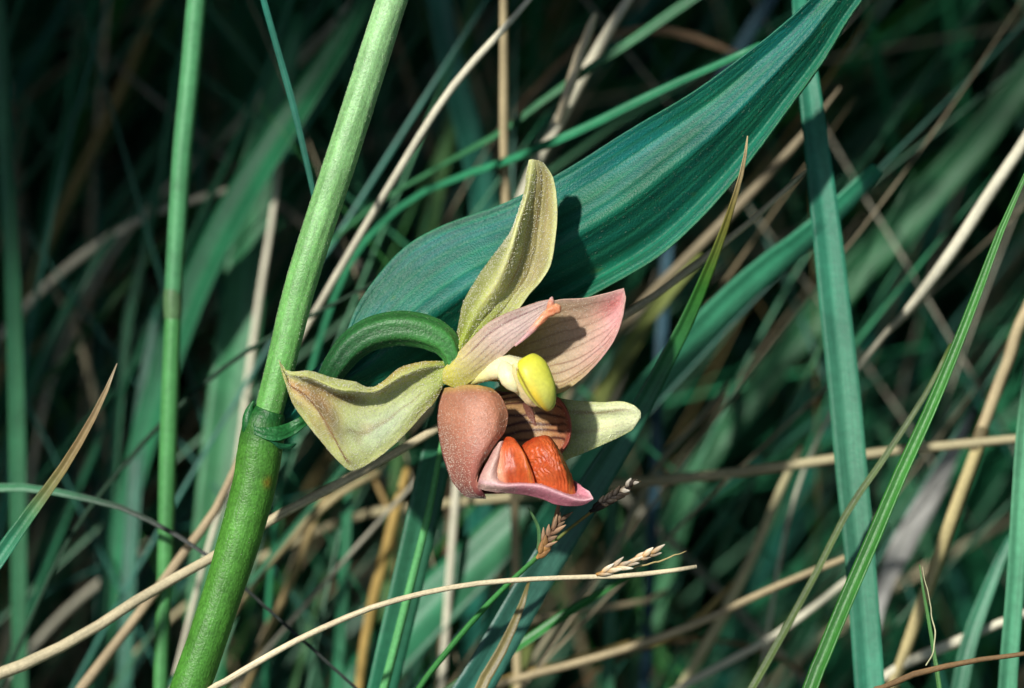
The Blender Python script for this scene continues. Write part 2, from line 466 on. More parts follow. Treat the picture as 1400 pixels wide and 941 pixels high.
def build_orchid():
    base = W(np.array([150.0, 1300.0, 0.0])); base[2] = 0
    plant = empty('orchid_plant', base, 'orchid with one brownish pink and yellow flower on a thick green stem', 'orchid')

    # --- stem: frosted upper stem, glossy sheath below the node
    def stem_col(a, t):
        c = mixc(lin((154, 198, 140)), lin((94, 156, 74)), sm(0.1, 0.95, t + 0.06 * fbm(a * 9, t * 30, 2)))
        pale = 0.5 + 0.5 * fbm(a * 22, t * 60, 5)
        return c * (0.86 + 0.3 * pale + 0.10 * vnoise(a * 34, t * 7, 8))[..., None]
    up = [(700, -420, -20, 17), (612, -180, -16, 19.5), (560, -60, -12, 20.5), (536, 0, -10, 21), (504, 100, -10, 21.5), (472, 200, -10, 22), (439, 300, -10, 22), (408, 400, -10, 21.5), (386, 490, -10, 20.5), (366, 568, -10, 19.5), (356, 605, -12, 20)]
    o, g = tube('stem', up, M['stem'], plant, stem_col, nseg=160, sides=48, disp=lambda a, t: 0.02 * fbm(a * 14, t * 40, 1) + 0.012 * np.cos(a * 2 * np.pi * 9))
    hairs(g, o, 6000, (0.26, 0.5), 0.6)
    def sheath_col(a, t):
        c = mixc(lin((32, 92, 40)), lin((76, 134, 48)), sm(0.02, 0.22, t))
        c = mixc(c, lin((62, 132, 44)), 0.4 * sm(0.35, 0.7, t))
        spot = np.exp(-(((a - 0.86) / 0.035) ** 2 + ((t - 0.265) / 0.012) ** 2)) * (0.8 + 0.5 * fbm(a * 30, t * 120, 8))
        c = mixc(c, lin((140, 95, 25)), np.clip(spot, 0, 0.8))
        return c * (0.92 + 0.2 * fbm(a * 16, t * 60, 4))[..., None]
    low = [(369, 560, -10, 22), (362, 580, -12, 29), (356, 612, -14, 31), (348, 660, -14, 30), (332, 722, -14, 29.5), (300, 825, -14, 27), (260, 941, -14, 27), (205, 1090, -14, 26), (150, 1280, -14, 26)]
    A = np.array(low, float)
    pts = W(A[:, :3]); rad = A[:, 3] * KPX
    dn = pts[-1].copy(); hz = dn[2]
    for f in (0.35, 0.7, 1.0):
        q = dn.copy(); q[0] -= 0.02 * f; q[2] = hz * (1 - f) - 0.004 * f; pts = np.vstack([pts, q]); rad = np.append(rad, 26 * KPX)
    o, g = tube('leaf_sheath', None, M['sheath'], plant, sheath_col, nseg=220, sides=48, world_pts=pts, radii=rad,
                disp=lambda a, t: 0.015 * fbm(a * 12, t * 50, 9) + 0.10 * sm(0.06, 0.0, t) * fbm(a * 5, t * 6, 3))
    hairs(g, o, 900, (0.35, 0.7), 0.4, mask=lambda a, t: (t < 0.4) * 1.0)
    # raised collar flap on the left of the node and the green clasping margin to its right
    tube('collar_flap', [(347, 548, 2, 1), (343, 556, 0, 4), (340, 567, 0, 7), (339, 579, 0, 8), (339, 592, -1, 7), (339, 606, -2, 6), (338, 622, -2, 5), (338, 640, -6, 2)], M['sheath'], plant,
         lambda a, t: np.tile(lin((30, 96, 44)), a.shape + (1,)) * (1 + 0.15 * fbm(a * 6, t * 8, 3))[..., None], nseg=40, sides=20, disp=lambda a, t: 0.14 * fbm(a * 4, t * 5, 7))
    def bract_disp(u, v): return 1.2 * fbm(u * 3, v * 9, 4) + 2.0 * line(u, 0.9, 0.1)
    o, g = sheet('bract', [[(347, 579, 13), (347, 586, 16), (348, 594, 15)], [(361, 584, 17), (362, 592, 20), (363, 601, 18)], [(377, 583, 14), (379, 593, 17), (381, 603, 14)], [(394, 578, 4), (397, 587, 7), (400, 596, 4)], [(410, 570, 2), (414, 577, 4), (418, 583, 0)], [(428, 558, -14), (432, 564, -14), (436, 570, -16)]],
          M['sheath'], plant, 24, 60, 5, disp=bract_disp, color=lambda u, v: mixc(lin((32, 98, 46)), lin((60, 140, 90)), 0.5 * line(u, 0.95, 0.12) * (0.5 + 0.5 * vnoise(v * 14, u * 2, 3))))  # teal highlight along the ribbon's edge painted into the colour
    sheet('bract', [[(366, 600, 17), (370, 604, 18), (374, 608, 15)], [(376, 604, 15), (380, 609, 15), (384, 614, 10)], [(387, 607, 8), (391, 611, 8), (394, 615, 4)], [(397, 607, 2), (399, 609, 2), (401, 612, 0)], [(405, 606, -3), (405.5, 606.5, -3), (406, 607, -3)]], M['sheath'], plant, 20, 30, 4, disp=lambda u, v: 1.0 * fbm(u * 3, v * 5, 8),
          color=lambda u, v: np.tile(lin((26, 84, 52)), u.shape + (1,)))

    # --- the broad leaf behind the flower
    lo = [[(368, 570), (385, 602)], [(418, 515), (452, 556)], [(464, 472), (508, 548)], [(494, 408), (572, 540)], [(546, 344), (645, 505)], [(605, 308), (722, 450)], [(695, 275), (803, 407)],
          [(780, 228), (897, 352)], [(860, 178), (965, 291)], [(945, 128), (1028, 216)], [(1015, 78), (1082, 142)], [(1070, 35), (1128, 78)], [(1110, -3), (1160, 25)], [(1150, -45), (1190, -20)], [(1235, -115), (1240, -112)]]
    zb = [-14, -42, -50, -54, -56, -56, -56, -58, -60, -60, -60, -54, -48, -42, -30]
    uk = [0, 0.1, 0.22, 0.36, 0.5, 0.62, 0.75, 0.87, 0.94, 1.0]
    rows = []
    for i, ((a, b), z) in enumerate(zip(lo, zb)):
        a = np.array(a, float); b = np.array(b, float); wdt = np.linalg.norm(b - a)
        far = sm(5, 10, i)          # towards the outer end the upper margin turns back as well
        pr = np.interp(uk, [0, 0.2, 0.5, 0.87, 1.0], [-0.10 + 0.20 * far, -0.04 - 0.0 * far, 0.10, -0.205, -0.09])
        rows.append([tuple(a + (b - a) * u) + (z + wdt * p,) for u, p in zip(uk, pr)])
    def leaf_disp(u, v):
        s = 0
        for k, c in enumerate(np.linspace(0.06, 0.94, 13)):
            s = s + (0.35 if k % 2 else 0.8) * line(u, c + 0.006 * np.sin(v * 9 + k), 0.013)
        return -s * sm(0.05, 0.2, v) * sm(1.0, 0.55, v) + 1.6 * fbm(u * 4, v * 12, 6) + 0.35 * fbm(u * 60, v * 190, 9)
    def leaf_col(u, v):
        c = np.tile(lin((22, 106, 78)), u.shape + (1,)) * (1 + 0.30 * vnoise(u * 40, v * 2, 5) + 0.14 * vnoise(u * 90, v * 5, 6))[..., None]
        c = mixc(c, lin((18, 108, 100)), (0.35 + 0.65 * sm(0.7, 0.3, u)) * sm(-0.5, 0.5, fbm(u * 7, v * 9, 21)))  # bluish sheen of the upper half painted into the leaf colour
        for k, cc in enumerate(np.linspace(0.06, 0.94, 13)):
            c = mixc(c, lin((38, 120, 84)), 0.5 * line(u, cc + 0.006 * np.sin(v * 9 + k), 0.012))
        sp = sm(0.62, 0.85, fbm(u * 16, v * 40, 77)) * 0.5
        c = mixc(c, lin((92, 128, 64)), sp)
        c = mixc(c, lin((70, 140, 92)), 0.6 * line(u, 1.0, 0.03) + 0.35 * line(u, 0.0, 0.02))
        return c
    o, g = sheet('leaf', rows, M['leaf'], plant, 110, 260, 5, disp=leaf_disp, color=leaf_col)
    hairs(g, o, 5000, (0.25, 0.5), 0.3, mask=lambda u, v: 0.35 + 0.65 * (u > 0.85))

    # --- ovary and flower stalk
    def ped_col(a, t):
        c = mixc(lin((56, 114, 54)), lin((34, 84, 44)), sm(0.2, 0.6, t))  # shade put into the colour: dulled green, darker towards the stem
        return c * (0.85 + 0.3 * (0.5 + 0.5 * np.cos(a * 2 * np.pi * 6)))[..., None]
    ped = [(620, 500, 4, 10), (616, 482, 2, 15), (604, 465, -2, 20), (578, 453, -6, 22.5), (545, 449, -10, 23), (510, 456, -14, 22), (482, 473, -18, 20.5), (462, 497, -22, 18), (444, 524, -32, 14), (418, 546, -42, 11), (390, 560, -38, 10), (368, 570, -20, 10)]
    o, g = tube('ovary', ped, M['sheath'], plant, ped_col, nseg=120, sides=54, ridge=(6, 0.06), disp=lambda a, t: 0.02 * fbm(a * 12, t * 30, 2))
    hairs(g, o, 900, (0.22, 0.42), 0.45)

    # --- dorsal sepal
    def sep_col(u, v, base=lin((164, 180, 64)), body=lin((206, 210, 132)), rim=lin((228, 230, 172)), vein=lin((142, 92, 58)), vc=(0.3, 0.48, 0.62, 0.76), seed=1):
        c = mixc(base, body, sm(0.05, 0.45, v + 0.08 * fbm(u * 5, v * 5, seed)))
        c = mixc(c, lin((158, 132, 88)), 0.6 * sm(0.35, 0.55, u) * sm(0.3, 0.55, v) * sm(1.0, 0.85, u))
        for k, x in enumerate(vc):
            wv = 0.03 * vnoise(v * 5, v * 0 + k, seed) 
            c = mixc(c, vein, 0.6 * line(u, x + wv, 0.018) * sm(0.1, 0.35, v) * (0.6 + 0.4 * vnoise(v * 11, v * 0 + k, seed + 4)))
        c = mixc(c, rim, 0.75 * (line(u, 1.0, 0.07) + line(u, 0.0, 0.05)) + 0.5 * line(v, 1.0, 0.06))
        return c * (1 + 0.16 * fbm(u * 20, v * 34, seed + 7) + 0.12 * vnoise(u * 7, v * 9, seed + 3))[..., None]
    D = [[(616, 492, 0), (620, 490, 6), (624, 489, 8), (629, 490, 6), (634, 494, 0)],
         [(621, 470, -8), (630, 467, 8), (640, 468, 6), (649, 471, 4), (657, 478, 4)],
         [(627, 440, -16), (642, 440, 10), (656, 445, 4), (670, 450, 2), (684, 454, 6)],
         [(633, 413, -22), (656, 417, 14), (674, 425, 4), (690, 432, 0), (703, 432, 8)],
         [(650, 383, -24), (675, 392, 26), (693, 401, 4), (708, 406, 0), (722, 404, 10)],
         [(673, 351, -22), (688, 364, 34), (709, 376, 6), (726, 383, 2), (740, 383, 12)],
         [(697, 318, -10), (699, 335, 38), (719, 345, 8), (738, 352, 2), (754, 357, 12)],
         [(707, 292, 2), (709, 302, 36), (726, 307, 10), (744, 311, 4), (761, 310, 14)],
         [(716, 264, 12), (720, 268, 26), (732, 271, 14), (747, 273, 8), (761, 273, 16)],
         [(719, 237, 20), (725, 238, 28), (735, 239, 22), (746, 241, 18), (756, 243, 18)],
         [(723, 219, 28), (727, 218, 30), (732, 219, 30), (738, 220, 28), (744, 223, 24)]]
    o, g = sheet('dorsal_sepal', D, M['sepal'], plant, 80, 130, 3.4, color=lambda u, v: mixc(mixc(sep_col(u, v), lin((136, 140, 62)), 0.6 * sm(0.22, 0.1, u) * sm(0.7, 0.5, v)), lin((236, 236, 170)), 0.9 * line(u, 0.24, 0.035) * sm(0.3, 0.5, v) * sm(1.0, 0.85, v)),  # ridge highlight painted as a pale line; flank beyond it olive
                 disp=lambda u, v: 0.9 * fbm(u * 6, v * 9, 3) + 0.35 * fbm(u * 40, v * 60, 5) - 1.0 * (line(u, 0.48, 0.02) + line(u, 0.65, 0.02)))
    hairs(g, o, 3800, (0.3, 0.72), 0.85)

    # --- left lateral sepal (hooked tip beside the stem)
    Ls = [[(610, 494, 0), (610, 498, 2), (610, 502, 2), (609, 511, 4), (608, 520, 4), (606, 529, 2)],
          [(596, 494, 8), (597, 500, 10), (598, 506, 4), (598, 520, 4), (597, 535, 6), (594, 551, 2)],
          [(572, 495, 14), (573, 505, 24), (574, 513, 10), (574, 530, 6), (576, 548, 12), (581, 564, 8)],
          [(544, 504, 20), (545, 517, 34), (546, 526, 12), (548, 548, 8), (552, 572, 16), (560, 588, 14)],
          [(511, 528, 30), (513, 536, 40), (515, 543, 14), (520, 567, 10), (527, 595, 20), (536, 611, 20)],
          [(484, 521, 34), (486, 535, 50), (487, 542, 16), (491, 574, 12), (500, 612, 26), (510, 631, 24)],
          [(460, 517, 36), (462, 532, 54), (463, 540, 16), (466, 566, 16), (474, 610, 34), (483, 644, 28)],
          [(440, 511, 38), (442, 524, 54), (443, 532, 20), (444, 552, 24), (455, 590, 42), (466, 634, 30)],
          [(422, 507, 40), (423, 517, 50), (424, 524, 28), (426, 540, 32), (434, 566, 44), (443, 609, 32)],
          [(405, 508, 40), (406, 514, 44), (407, 520, 34), (409, 531, 36), (413, 550, 42), (420, 580, 34)],
          [(391, 505, 38), (391, 509, 40), (392, 513, 37), (393, 521, 37), (396, 533, 40), (400, 552, 34)],
          [(381, 492, 40), (382, 494, 41), (382, 496, 41), (383, 498, 41), (384, 501, 41), (385, 505, 40)]]
    def ls_col(u, v):
        c = mixc(lin((164, 180, 76)), lin((206, 212, 132)), sm(0.0, 0.3, v))
        c = mixc(c, lin((196, 214, 176)), 0.85 * line(u, 0.72, 0.17) * line(v, 0.37, 0.17))
        c = mixc(c, lin((208, 158, 108)), 0.85 * line(u, 0.62, 0.2) * sm(0.5, 0.66, v) * sm(1.0, 0.88, v))
        kink = 0.66 + 0.27 * sm(0.82, 0.54, v) + 0.02 * vnoise(v * 26, v * 0, 5)
        c = mixc(c, lin((128, 70, 44)), 0.85 * line(u, kink, 0.026) * sm(0.52, 0.58, v) * sm(0.97, 0.85, v))
        c = mixc(c, lin((128, 84, 50)), 0.75 * line(u, 0.43, 0.06) * sm(0.38, 0.5, v) * sm(0.85, 0.65, v))  # shadow under the curled rim painted brown along the crease
        c = mixc(c, lin((120, 90, 48)), 0.5 * line(u, 0.70 + 0.02 * vnoise(v * 18, v * 0, 7), 0.014) * sm(0.1, 0.2, v) * sm(0.6, 0.5, v))
        c = mixc(c, lin((206, 208, 142)), 0.7 * (line(u, 0.0, 0.05) * sm(0.25, 0.4, v) + line(u, 1.0, 0.05)) + 0.6 * sm(0.9, 1.0, v))
        c = mixc(c, lin((176, 150, 62)), 0.7 * line(u, 0.0, 0.12) * sm(0.04, 0.1, v) * sm(0.4, 0.3, v))
        c = mixc(c, lin((168, 128, 84)), 0.45 * sm(0.15, 0.7, fbm(u * 6, v * 9, 19)))
        return c * (1 + 0.16 * fbm(u * 22, v * 36, 17))[..., None]
    o, g = sheet('lateral_sepal', Ls, M['sepal'], plant, 80, 130, 3.4, color=ls_col, disp=lambda u, v: 1.6 * fbm(u * 5, v * 8, 13) + 0.4 * fbm(u * 34, v * 60, 5))
    hairs(g, o, 4600, (0.3, 0.74), 0.85)
    # --- right lateral sepal
    Rs = [[(676, 512, -62), (680, 520, -64), (684, 530, -66), (688, 542, -68), (692, 554, -70)],
          [(715, 528, -64), (718, 545, -64), (722, 565, -66), (728, 586, -68), (734, 604, -70)],
          [(748, 540, -56), (750, 556, -54), (753, 576, -58), (757, 602, -60), (762, 630, -64)],
          [(776, 546, -42), (778, 558, -36), (780, 574, -42), (782, 598, -42), (784, 625, -50)],
          [(802, 549, -30), (804, 560, -22), (806, 574, -28), (808, 596, -28), (809, 615, -36)],
          [(828, 550, -20), (830, 559, -12), (832, 571, -18), (833, 590, -18), (834, 604, -26)],
          [(850, 549, -12), (853, 557, -6), (855, 568, -9), (855, 583, -10), (855, 594, -16)],
          [(866, 554, -6), (869, 560, -3), (870, 567, -3), (869, 578, -4), (866, 586, -8)],
          [(875, 561, -4), (876, 564, -3), (876, 567, -3), (876, 571, -4), (874, 575, -5)]]
    def rs_col(u, v):
        c = mixc(lin((196, 206, 136)), lin((226, 232, 184)), sm(0.2, 0.8, v))
        c = mixc(c, lin((150, 118, 84)), 0.6 * line(u, 0.34 + 0.015 * vnoise(v * 20, v * 0, 2), 0.05) * sm(0.3, 0.45, v) * sm(0.86, 0.7, v))  # shadow line below the upper fold painted into the colour
        c = mixc(c, lin((176, 150, 112)), 0.35 * line(u, 0.68, 0.03) * sm(0.85, 0.6, v))
        c = mixc(c, lin((196, 206, 120)), 0.6 * (line(u, 1, 0.06) + line(u, 0, 0.06)))
        return c * (1 + 0.1 * fbm(u * 18, v * 30, 27))[..., None]
    o, g = sheet('lateral_sepal', Rs, M['sepal'], plant, 60, 90, 3.4, color=rs_col, disp=lambda u, v: 0.9 * fbm(u * 5, v * 8, 23) + 0.3 * fbm(u * 34, v * 60, 5))
    hairs(g, o, 1700, (0.3, 0.7), 0.85)

    # --- petals
    RP = [[(638, 492, -6.5), (641, 500, -9.5), (645, 507, -9.5), (649, 514, -8), (652, 520, -5)],
          [(680, 455, -9.5), (688, 474, -20), (694, 492, -21.5), (700, 510, -17), (704, 524, -8)],
          [(720, 428, -8), (728, 456, -23), (733, 482, -26), (737, 510, -20), (738, 534, -6.5)],
          [(760, 411, -5), (766, 442, -23), (769, 472, -27.5), (769, 506, -20), (766, 537, -5)],
          [(796, 408, -2), (800, 434, -18.5), (802, 460, -23), (801, 490, -15.5), (796, 517, -2)],
          [(825, 402, 1), (828, 423, -11), (830, 444, -14), (828, 468, -9.5), (823, 488, 1)],
          [(844, 397, 4), (846, 411, -3.5), (847, 426, -5), (846, 442, -2), (842, 458, 4)],
          [(853, 394, 7), (854, 399, 5.5), (855, 404, 5.5), (855, 409, 5.5), (854, 414, 7)]]
    def pet_col(u, v):
        c = mixc(lin((196, 186, 92)), lin((204, 178, 144)), sm(0.1, 0.5, v + 0.05 * fbm(u * 5, v * 4, 3)))
        c = mixc(c, lin((232, 174, 172)), sm(0.40, 0.86, v + 0.10 * fbm(u * 4, v * 5, 9)))
        c = mixc(c, lin((182, 172, 92)), 0.7 * sm(0.8, 1.0, u) * sm(0.75, 0.4, v))
        c = mixc(c, lin((224, 124, 118)), 0.65 * line(u, 0.24, 0.14) * line(v, 0.80, 0.13))
        for k, x in enumerate((0.12, 0.24, 0.36, 0.48, 0.58, 0.67, 0.76, 0.85, 0.92)):
            wv = 0.025 * vnoise(v * 5, v * 0 + k, 3) + 0.008 * vnoise(v * 16, v * 0 + k, 5)
            c = mixc(c, lin((116, 60, 46)), (0.62 if x > 0.6 else 0.34) * line(u, x + wv, 0.010 if x > 0.6 else 0.013) * sm(0.15, 0.3, v) * sm(0.92, 0.7, v))
            br = np.abs(vnoise(u * 16 + v * 14, v * 12 - u * 9, 8 + k))      # fine cross veining near the tip
        c = mixc(c, lin((170, 84, 70)), 0.34 * sm(0.08, 0.0, br) * sm(0.55, 0.75, v))
        c = mixc(c, lin((226, 192, 176)), 0.7 * (line(u, 0, 0.045) + line(v, 1, 0.03)) + 0.5 * line(u, 1, 0.05) * sm(0.5, 0.8, v))
        return c * (1 + 0.08 * fbm(u * 22, v * 30, 31))[..., None]
    o, g = sheet('petal', RP, M['petal'], plant, 110, 130, 2.4, color=pet_col,
                 disp=lambda u, v: 1.3 * fbm(u * 5, v * 6, 33) - 0.7 * sum(line(u, x, 0.012) for x in (0.58, 0.67, 0.76, 0.85)) + 0.25 * fbm(u * 40, v * 50, 3))
    hairs(g, o, 2200, (0.32, 0.6), 0.6)
    LP = [[(606, 505, 10), (605, 510, 12.2), (605, 515, 13.3), (605, 520, 12.2), (607, 525, 10)],
          [(619, 489, 12.2), (620, 498, 16.6), (621, 508, 18.8), (623, 519, 17.7), (628, 530, 14.4)],
          [(640, 468, 12.2), (642, 480, 19.9), (645, 492, 23.2), (649, 504, 23.2), (656, 514, 19.9)],
          [(664, 444, 12.2), (667, 456, 22.1), (671, 468, 26.5), (676, 481, 27.6), (682, 492, 25.4)],
          [(685, 431, 14.4), (688, 441, 24.3), (693, 452, 29.8), (698, 463, 32), (704, 472, 30.9)],
          [(710, 421, 17.7), (713, 429, 25.4), (716, 438, 30.9), (720, 447, 34.2), (725, 455, 34.2)],
          [(735, 413, 22.1), (736, 419, 27.6), (738, 425, 32), (740, 431, 35.3), (744, 437, 36.4)],
          [(756, 408, 27.6), (757, 411, 29.8), (758, 415, 32), (760, 419, 34.2), (763, 424, 35.3)]]
    def lp_col(u, v):
        c = mixc(lin((206, 198, 84)), lin((206, 180, 164)), sm(0.08, 0.5, v + 0.12 * (0.5 - u)))
        c = mixc(c, lin((222, 194, 188)), 0.7 * sm(0.35, 0.7, v))
        for k, (x, s) in enumerate(((0.30, 1.15), (0.55, 0.8), (0.7, 0.7), (0.82, 0.6), (0.14, 0.4), (0.42, 0.35))):
            wv = 0.03 * vnoise(v * 5, v * 0 + k, 43) + 0.01 * vnoise(v * 17, v * 0 + k, 45)
            c = mixc(c, lin((112, 52, 64)), 0.62 * s * line(u, x + wv, 0.032 if k == 0 else 0.022) * sm(0.12, 0.35, v) * sm(0.99, 0.85, v))
        c = mixc(c, lin((150, 110, 98)), 0.35 * sm(0.1, 0.6, fbm(u * 6, v * 3, 46)) * sm(0.3, 0.5, v))
        c = mixc(c, lin((172, 120, 84)), 0.6 * line(u, 0, 0.04) * sm(0.4, 0.6, v))
        return c * (1 + 0.08 * fbm(u * 18, v * 34, 41))[..., None]
    o, g = sheet('petal', LP, M['petal'], plant, 80, 130, 2.4, color=lp_col,
                 disp=lambda u, v: 0.9 * fbm(u * 4, v * 7, 43) - 1.2 * line(u, 0.30 + 0.03 * vnoise(v * 5, v * 0, 43), 0.03) * sm(0.2, 0.4, v) + 0.25 * fbm(u * 40, v * 50, 3))
    hairs(g, o, 2000, (0.32, 0.6), 0.6)
    # its withered, rolled orange tip
    tp = [(704, 473, 32, 1.6), (716, 463, 35, 2.4), (726, 453, 37, 3.6), (735, 443, 39, 4.6), (744, 433, 40, 5.0), (751, 427, 41, 6.2), (758, 423, 41, 7.4), (763, 420, 40, 6.0), (766, 418, 39, 2.0)]
    w, _ = tube('withered_tip', tp, M['callus'], o, lambda a, t: mixc(lin((206, 160, 160)), mixc(lin((208, 118, 76)), lin((230, 170, 134)), 0.5 + 0.5 * fbm(a * 8, t * 14, 4)), sm(0.2, 0.42, t)), nseg=60, sides=20, flat=0.75,
                disp=lambda a, t: 0.30 * fbm(a * 6, t * 11, 3) * sm(0.2, 0.5, t) + 0.06 * np.cos(a * 2 * np.pi * 5 + t * 8))
    tube('withered_tip', [(752, 424, 38, 4.5), (753, 416, 38, 5.0), (754, 410, 36, 3.6), (755, 406, 34, 1.0)], M['callus'], o,
         lambda a, t: mixc(lin((212, 136, 104)), lin((208, 164, 156)), sm(0.2, 0.8, t)), nseg=20, sides=14, disp=lambda a, t: 0.22 * fbm(a * 5, t * 5, 13))

    # --- lip: pouch with two side lobes, then the tongue with two orange calli
    pouch = [[(603, 531, -12), (628, 530, -30), (656, 532, -40), (690, 536, -40), (722, 538, -34)],
             [(599, 560, -14), (628, 560, -36), (658, 562, -46), (694, 566, -48), (730, 566, -40)],
             [(600, 590, -12), (628, 592, -36), (660, 594, -46), (696, 598, -48), (736, 598, -40)],
             [(606, 622, -6), (632, 624, -28), (662, 628, -38), (698, 632, -40), (738, 630, -34)],
             [(616, 650, 0), (638, 652, -14), (666, 656, -22), (702, 658, -22), (738, 650, -20)],
             [(630, 672, 8), (650, 674, 4), (674, 674, 2), (706, 672, 4), (736, 664, 0)]]
    lip, g = sheet('lip', pouch, M['lip'], plant, 60, 60, 5, color=lambda u, v: mixc(lin((120, 74, 58)), lin((96, 48, 40)), sm(0.3, 0.8, v)) * (1 + 0.1 * fbm(u * 10, v * 10, 3))[..., None])
    LL = [[(606, 531, -4), (622, 528, 12), (640, 526, 20), (658, 527, 22), (674, 531, 14)],
          [(601, 547, -8), (621, 544, 22), (646, 542, 36), (670, 542, 38), (687, 545, 24)],
          [(599, 572, -10), (621, 569, 28), (648, 567, 46), (676, 566, 48), (695, 567, 30)],
          [(601, 598, -10), (621, 597, 30), (647, 595, 50), (674, 592, 52), (690, 590, 36)],
          [(606, 624, -8), (624, 622, 30), (644, 618, 50), (663, 614, 54), (675, 610, 42)],
          [(613, 648, -4), (628, 646, 28), (642, 642, 46), (653, 638, 50), (661, 633, 44)],
          [(624, 667, 2), (635, 665, 26), (643, 662, 40), (649, 658, 44), (653, 652, 44)],
          [(640, 680, 10), (647, 679, 22), (651, 677, 32), (653, 673, 38), (653, 667, 42)],
          [(664, 682, 18), (664, 682, 24), (664, 680, 30), (662, 676, 36), (658, 671, 42)]]
    def ll_col(u, v):
        c = mixc(lin((188, 128, 102)), lin((172, 104, 90)), sm(0.2, 0.7, v))
        c = mixc(c, lin((206, 146, 114)), 0.5 * line(u, 1.0, 0.14))
        c = mixc(c, lin((120, 54, 66)), 0.8 * sm(0.74, 0.98, v + 0.08 * (1 - u)))
        c = mixc(c, lin((196, 172, 84)), 0.6 * sm(0.10, 0.0, v))
        return c * (1 + 0.10 * fbm(u * 16, v * 22, 51))[..., None]
    o, g = sheet('side_lobe', LL, M['lip'], lip, 90, 110, 5, color=ll_col, disp=lambda u, v: 0.9 * fbm(u * 5, v * 7, 53) + 0.2 * fbm(u * 40, v * 50, 3))
    hairs(g, o, 3600, (0.2, 0.5), 0.9, mask=lambda u, v: 0.15 + 0.85 * (u < 0.55) * sm(0.1, 0.45, v))
    RL = [[(676, 545, -34), (702, 538, -34), (730, 534, -28), (750, 538, -14), (761, 546, 0)],
          [(668, 562, -42), (702, 556, -42), (736, 552, -36), (760, 555, -16), (773, 561, 8)],
          [(662, 585, -44), (702, 581, -44), (742, 577, -38), (766, 578, -16), (779, 581, 12)],
          [(660, 610, -40), (702, 606, -42), (740, 602, -34), (764, 600, -12), (777, 601, 12)],
          [(662, 636, -32), (702, 632, -34), (736, 626, -26), (756, 620, -8), (767, 617, 8)],
          [(668, 656, -20), (702, 652, -20), (730, 646, -14), (748, 638, -2), (757, 632, 4)]]
    def rl_col(u, v):
        c = mixc(lin((180, 140, 92)), lin((180, 118, 84)), sm(0.45, 0.85, u))
        c = mixc(c, lin((150, 72, 56)), sm(0.84, 0.97, u))
        for k, x in enumerate((0.07, 0.17, 0.29, 0.40, 0.49, 0.58)):
            wv = 0.05 * (u - 0.3) + 0.022 * vnoise(u * 6, u * 0 + k, 61)
            c = mixc(c, lin((62, 16, 22)), 0.92 * line(v, x + wv, 0.021 + 0.005 * vnoise(u * 9, u * 0 + k, 63)) * sm(0.97, 0.86, u))
        return c * (1 + 0.10 * fbm(u * 18, v * 18, 65))[..., None]
    o, g = sheet('side_lobe', RL, M['lip'], lip, 100, 120, 5, color=rl_col, disp=lambda u, v: 1.0 * fbm(u * 4, v * 6, 63))
    hairs(g, o, 260, (0.3, 0.6), 0.6)
    TG = [[(652, 668, 42), (654, 658, 50), (659, 645, 50), (667, 630, 48), (678, 609, 38)],
          [(667, 672, 46), (669, 661, 58), (674, 645, 58), (681, 626, 52), (688, 603, 36)],
          [(690, 674, 50), (691, 663, 64), (694, 654, 36), (698, 632, 14), (702, 612, -6)],
          [(714, 677, 52), (715, 662, 68), (719, 656, 28), (723, 634, 8), (726, 612, -8)],
          [(738, 682, 56), (739, 664, 72), (743, 659, 30), (747, 638, 8), (750, 616, -8)],
          [(760, 690, 60), (761, 672, 76), (764, 666, 36), (767, 650, 14), (768, 630, -4)],
          [(781, 692, 66), (783, 681, 78), (784, 674, 56), (782, 664, 36), (779, 652, 18)],
          [(798, 690, 70), (799, 684, 77), (798, 677, 64), (794, 669, 54), (789, 661, 44)],
          [(811, 683, 76), (811, 681, 76), (810, 679, 72), (808, 676, 68), (805, 672, 64)]]
    def tg_col(u, v):
        c = mixc(lin((214, 176, 164)), lin((206, 132, 146)), sm(0.12, 0.4, v))
        c = mixc(c, lin((226, 186, 190)), 0.7 * line(u, 0.25, 0.06) + 0.7 * sm(0.9, 1.0, v))
        c = mixc(c, lin((188, 104, 122)), 0.6 * line(u, 0.05, 0.10) * sm(0.2, 0.4, v))
        c = mixc(c, lin((150, 84, 80)), 0.6 * line(v, 0.0, 0.05))
        return c * (1 + 0.12 * fbm(u * 12, v * 40, 71))[..., None]
    o, g = sheet('tongue', TG, M['lip'], lip, 70, 120, 5, color=tg_col, disp=lambda u, v: 0.9 * fbm(u * 5, v * 9, 73))
    hairs(g, o, 400, (0.25, 0.5), 0.6)
    def wrinkle(u, v, s):
        return 0.45 * np.sin((u * 11 + 1.6 * fbm(u * 3, v * 6, s)) * 2 * np.pi) * sm(0.04, 0.2, v) * sm(1.0, 0.8, v) + 1.0 * fbm(u * 9, v * 14, s + 2)
    def cal_col(u, v, s):
        c = mixc(lin((186, 76, 34)), lin((206, 104, 54)), 0.5 + 0.5 * fbm(u * 5, v * 5, s))
        c = mixc(c, lin((146, 44, 18)), 0.5 * line(u, 0.0, 0.12) + 0.45 * sm(0.16, 0.0, v) + 0.4 * line(u, 0.35, 0.2) * sm(0.3, 0.8, fbm(u * 4, v * 3, s + 9) + 0.5))
        c = mixc(c, lin((236, 150, 70)), 0.55 * line(u, 0.86, 0.06) * sm(0.1, 0.3, v))
        return c * (1 + 0.05 * np.sin((u * 11 + 1.6 * fbm(u * 3, v * 6, s)) * 2 * np.pi))[..., None]
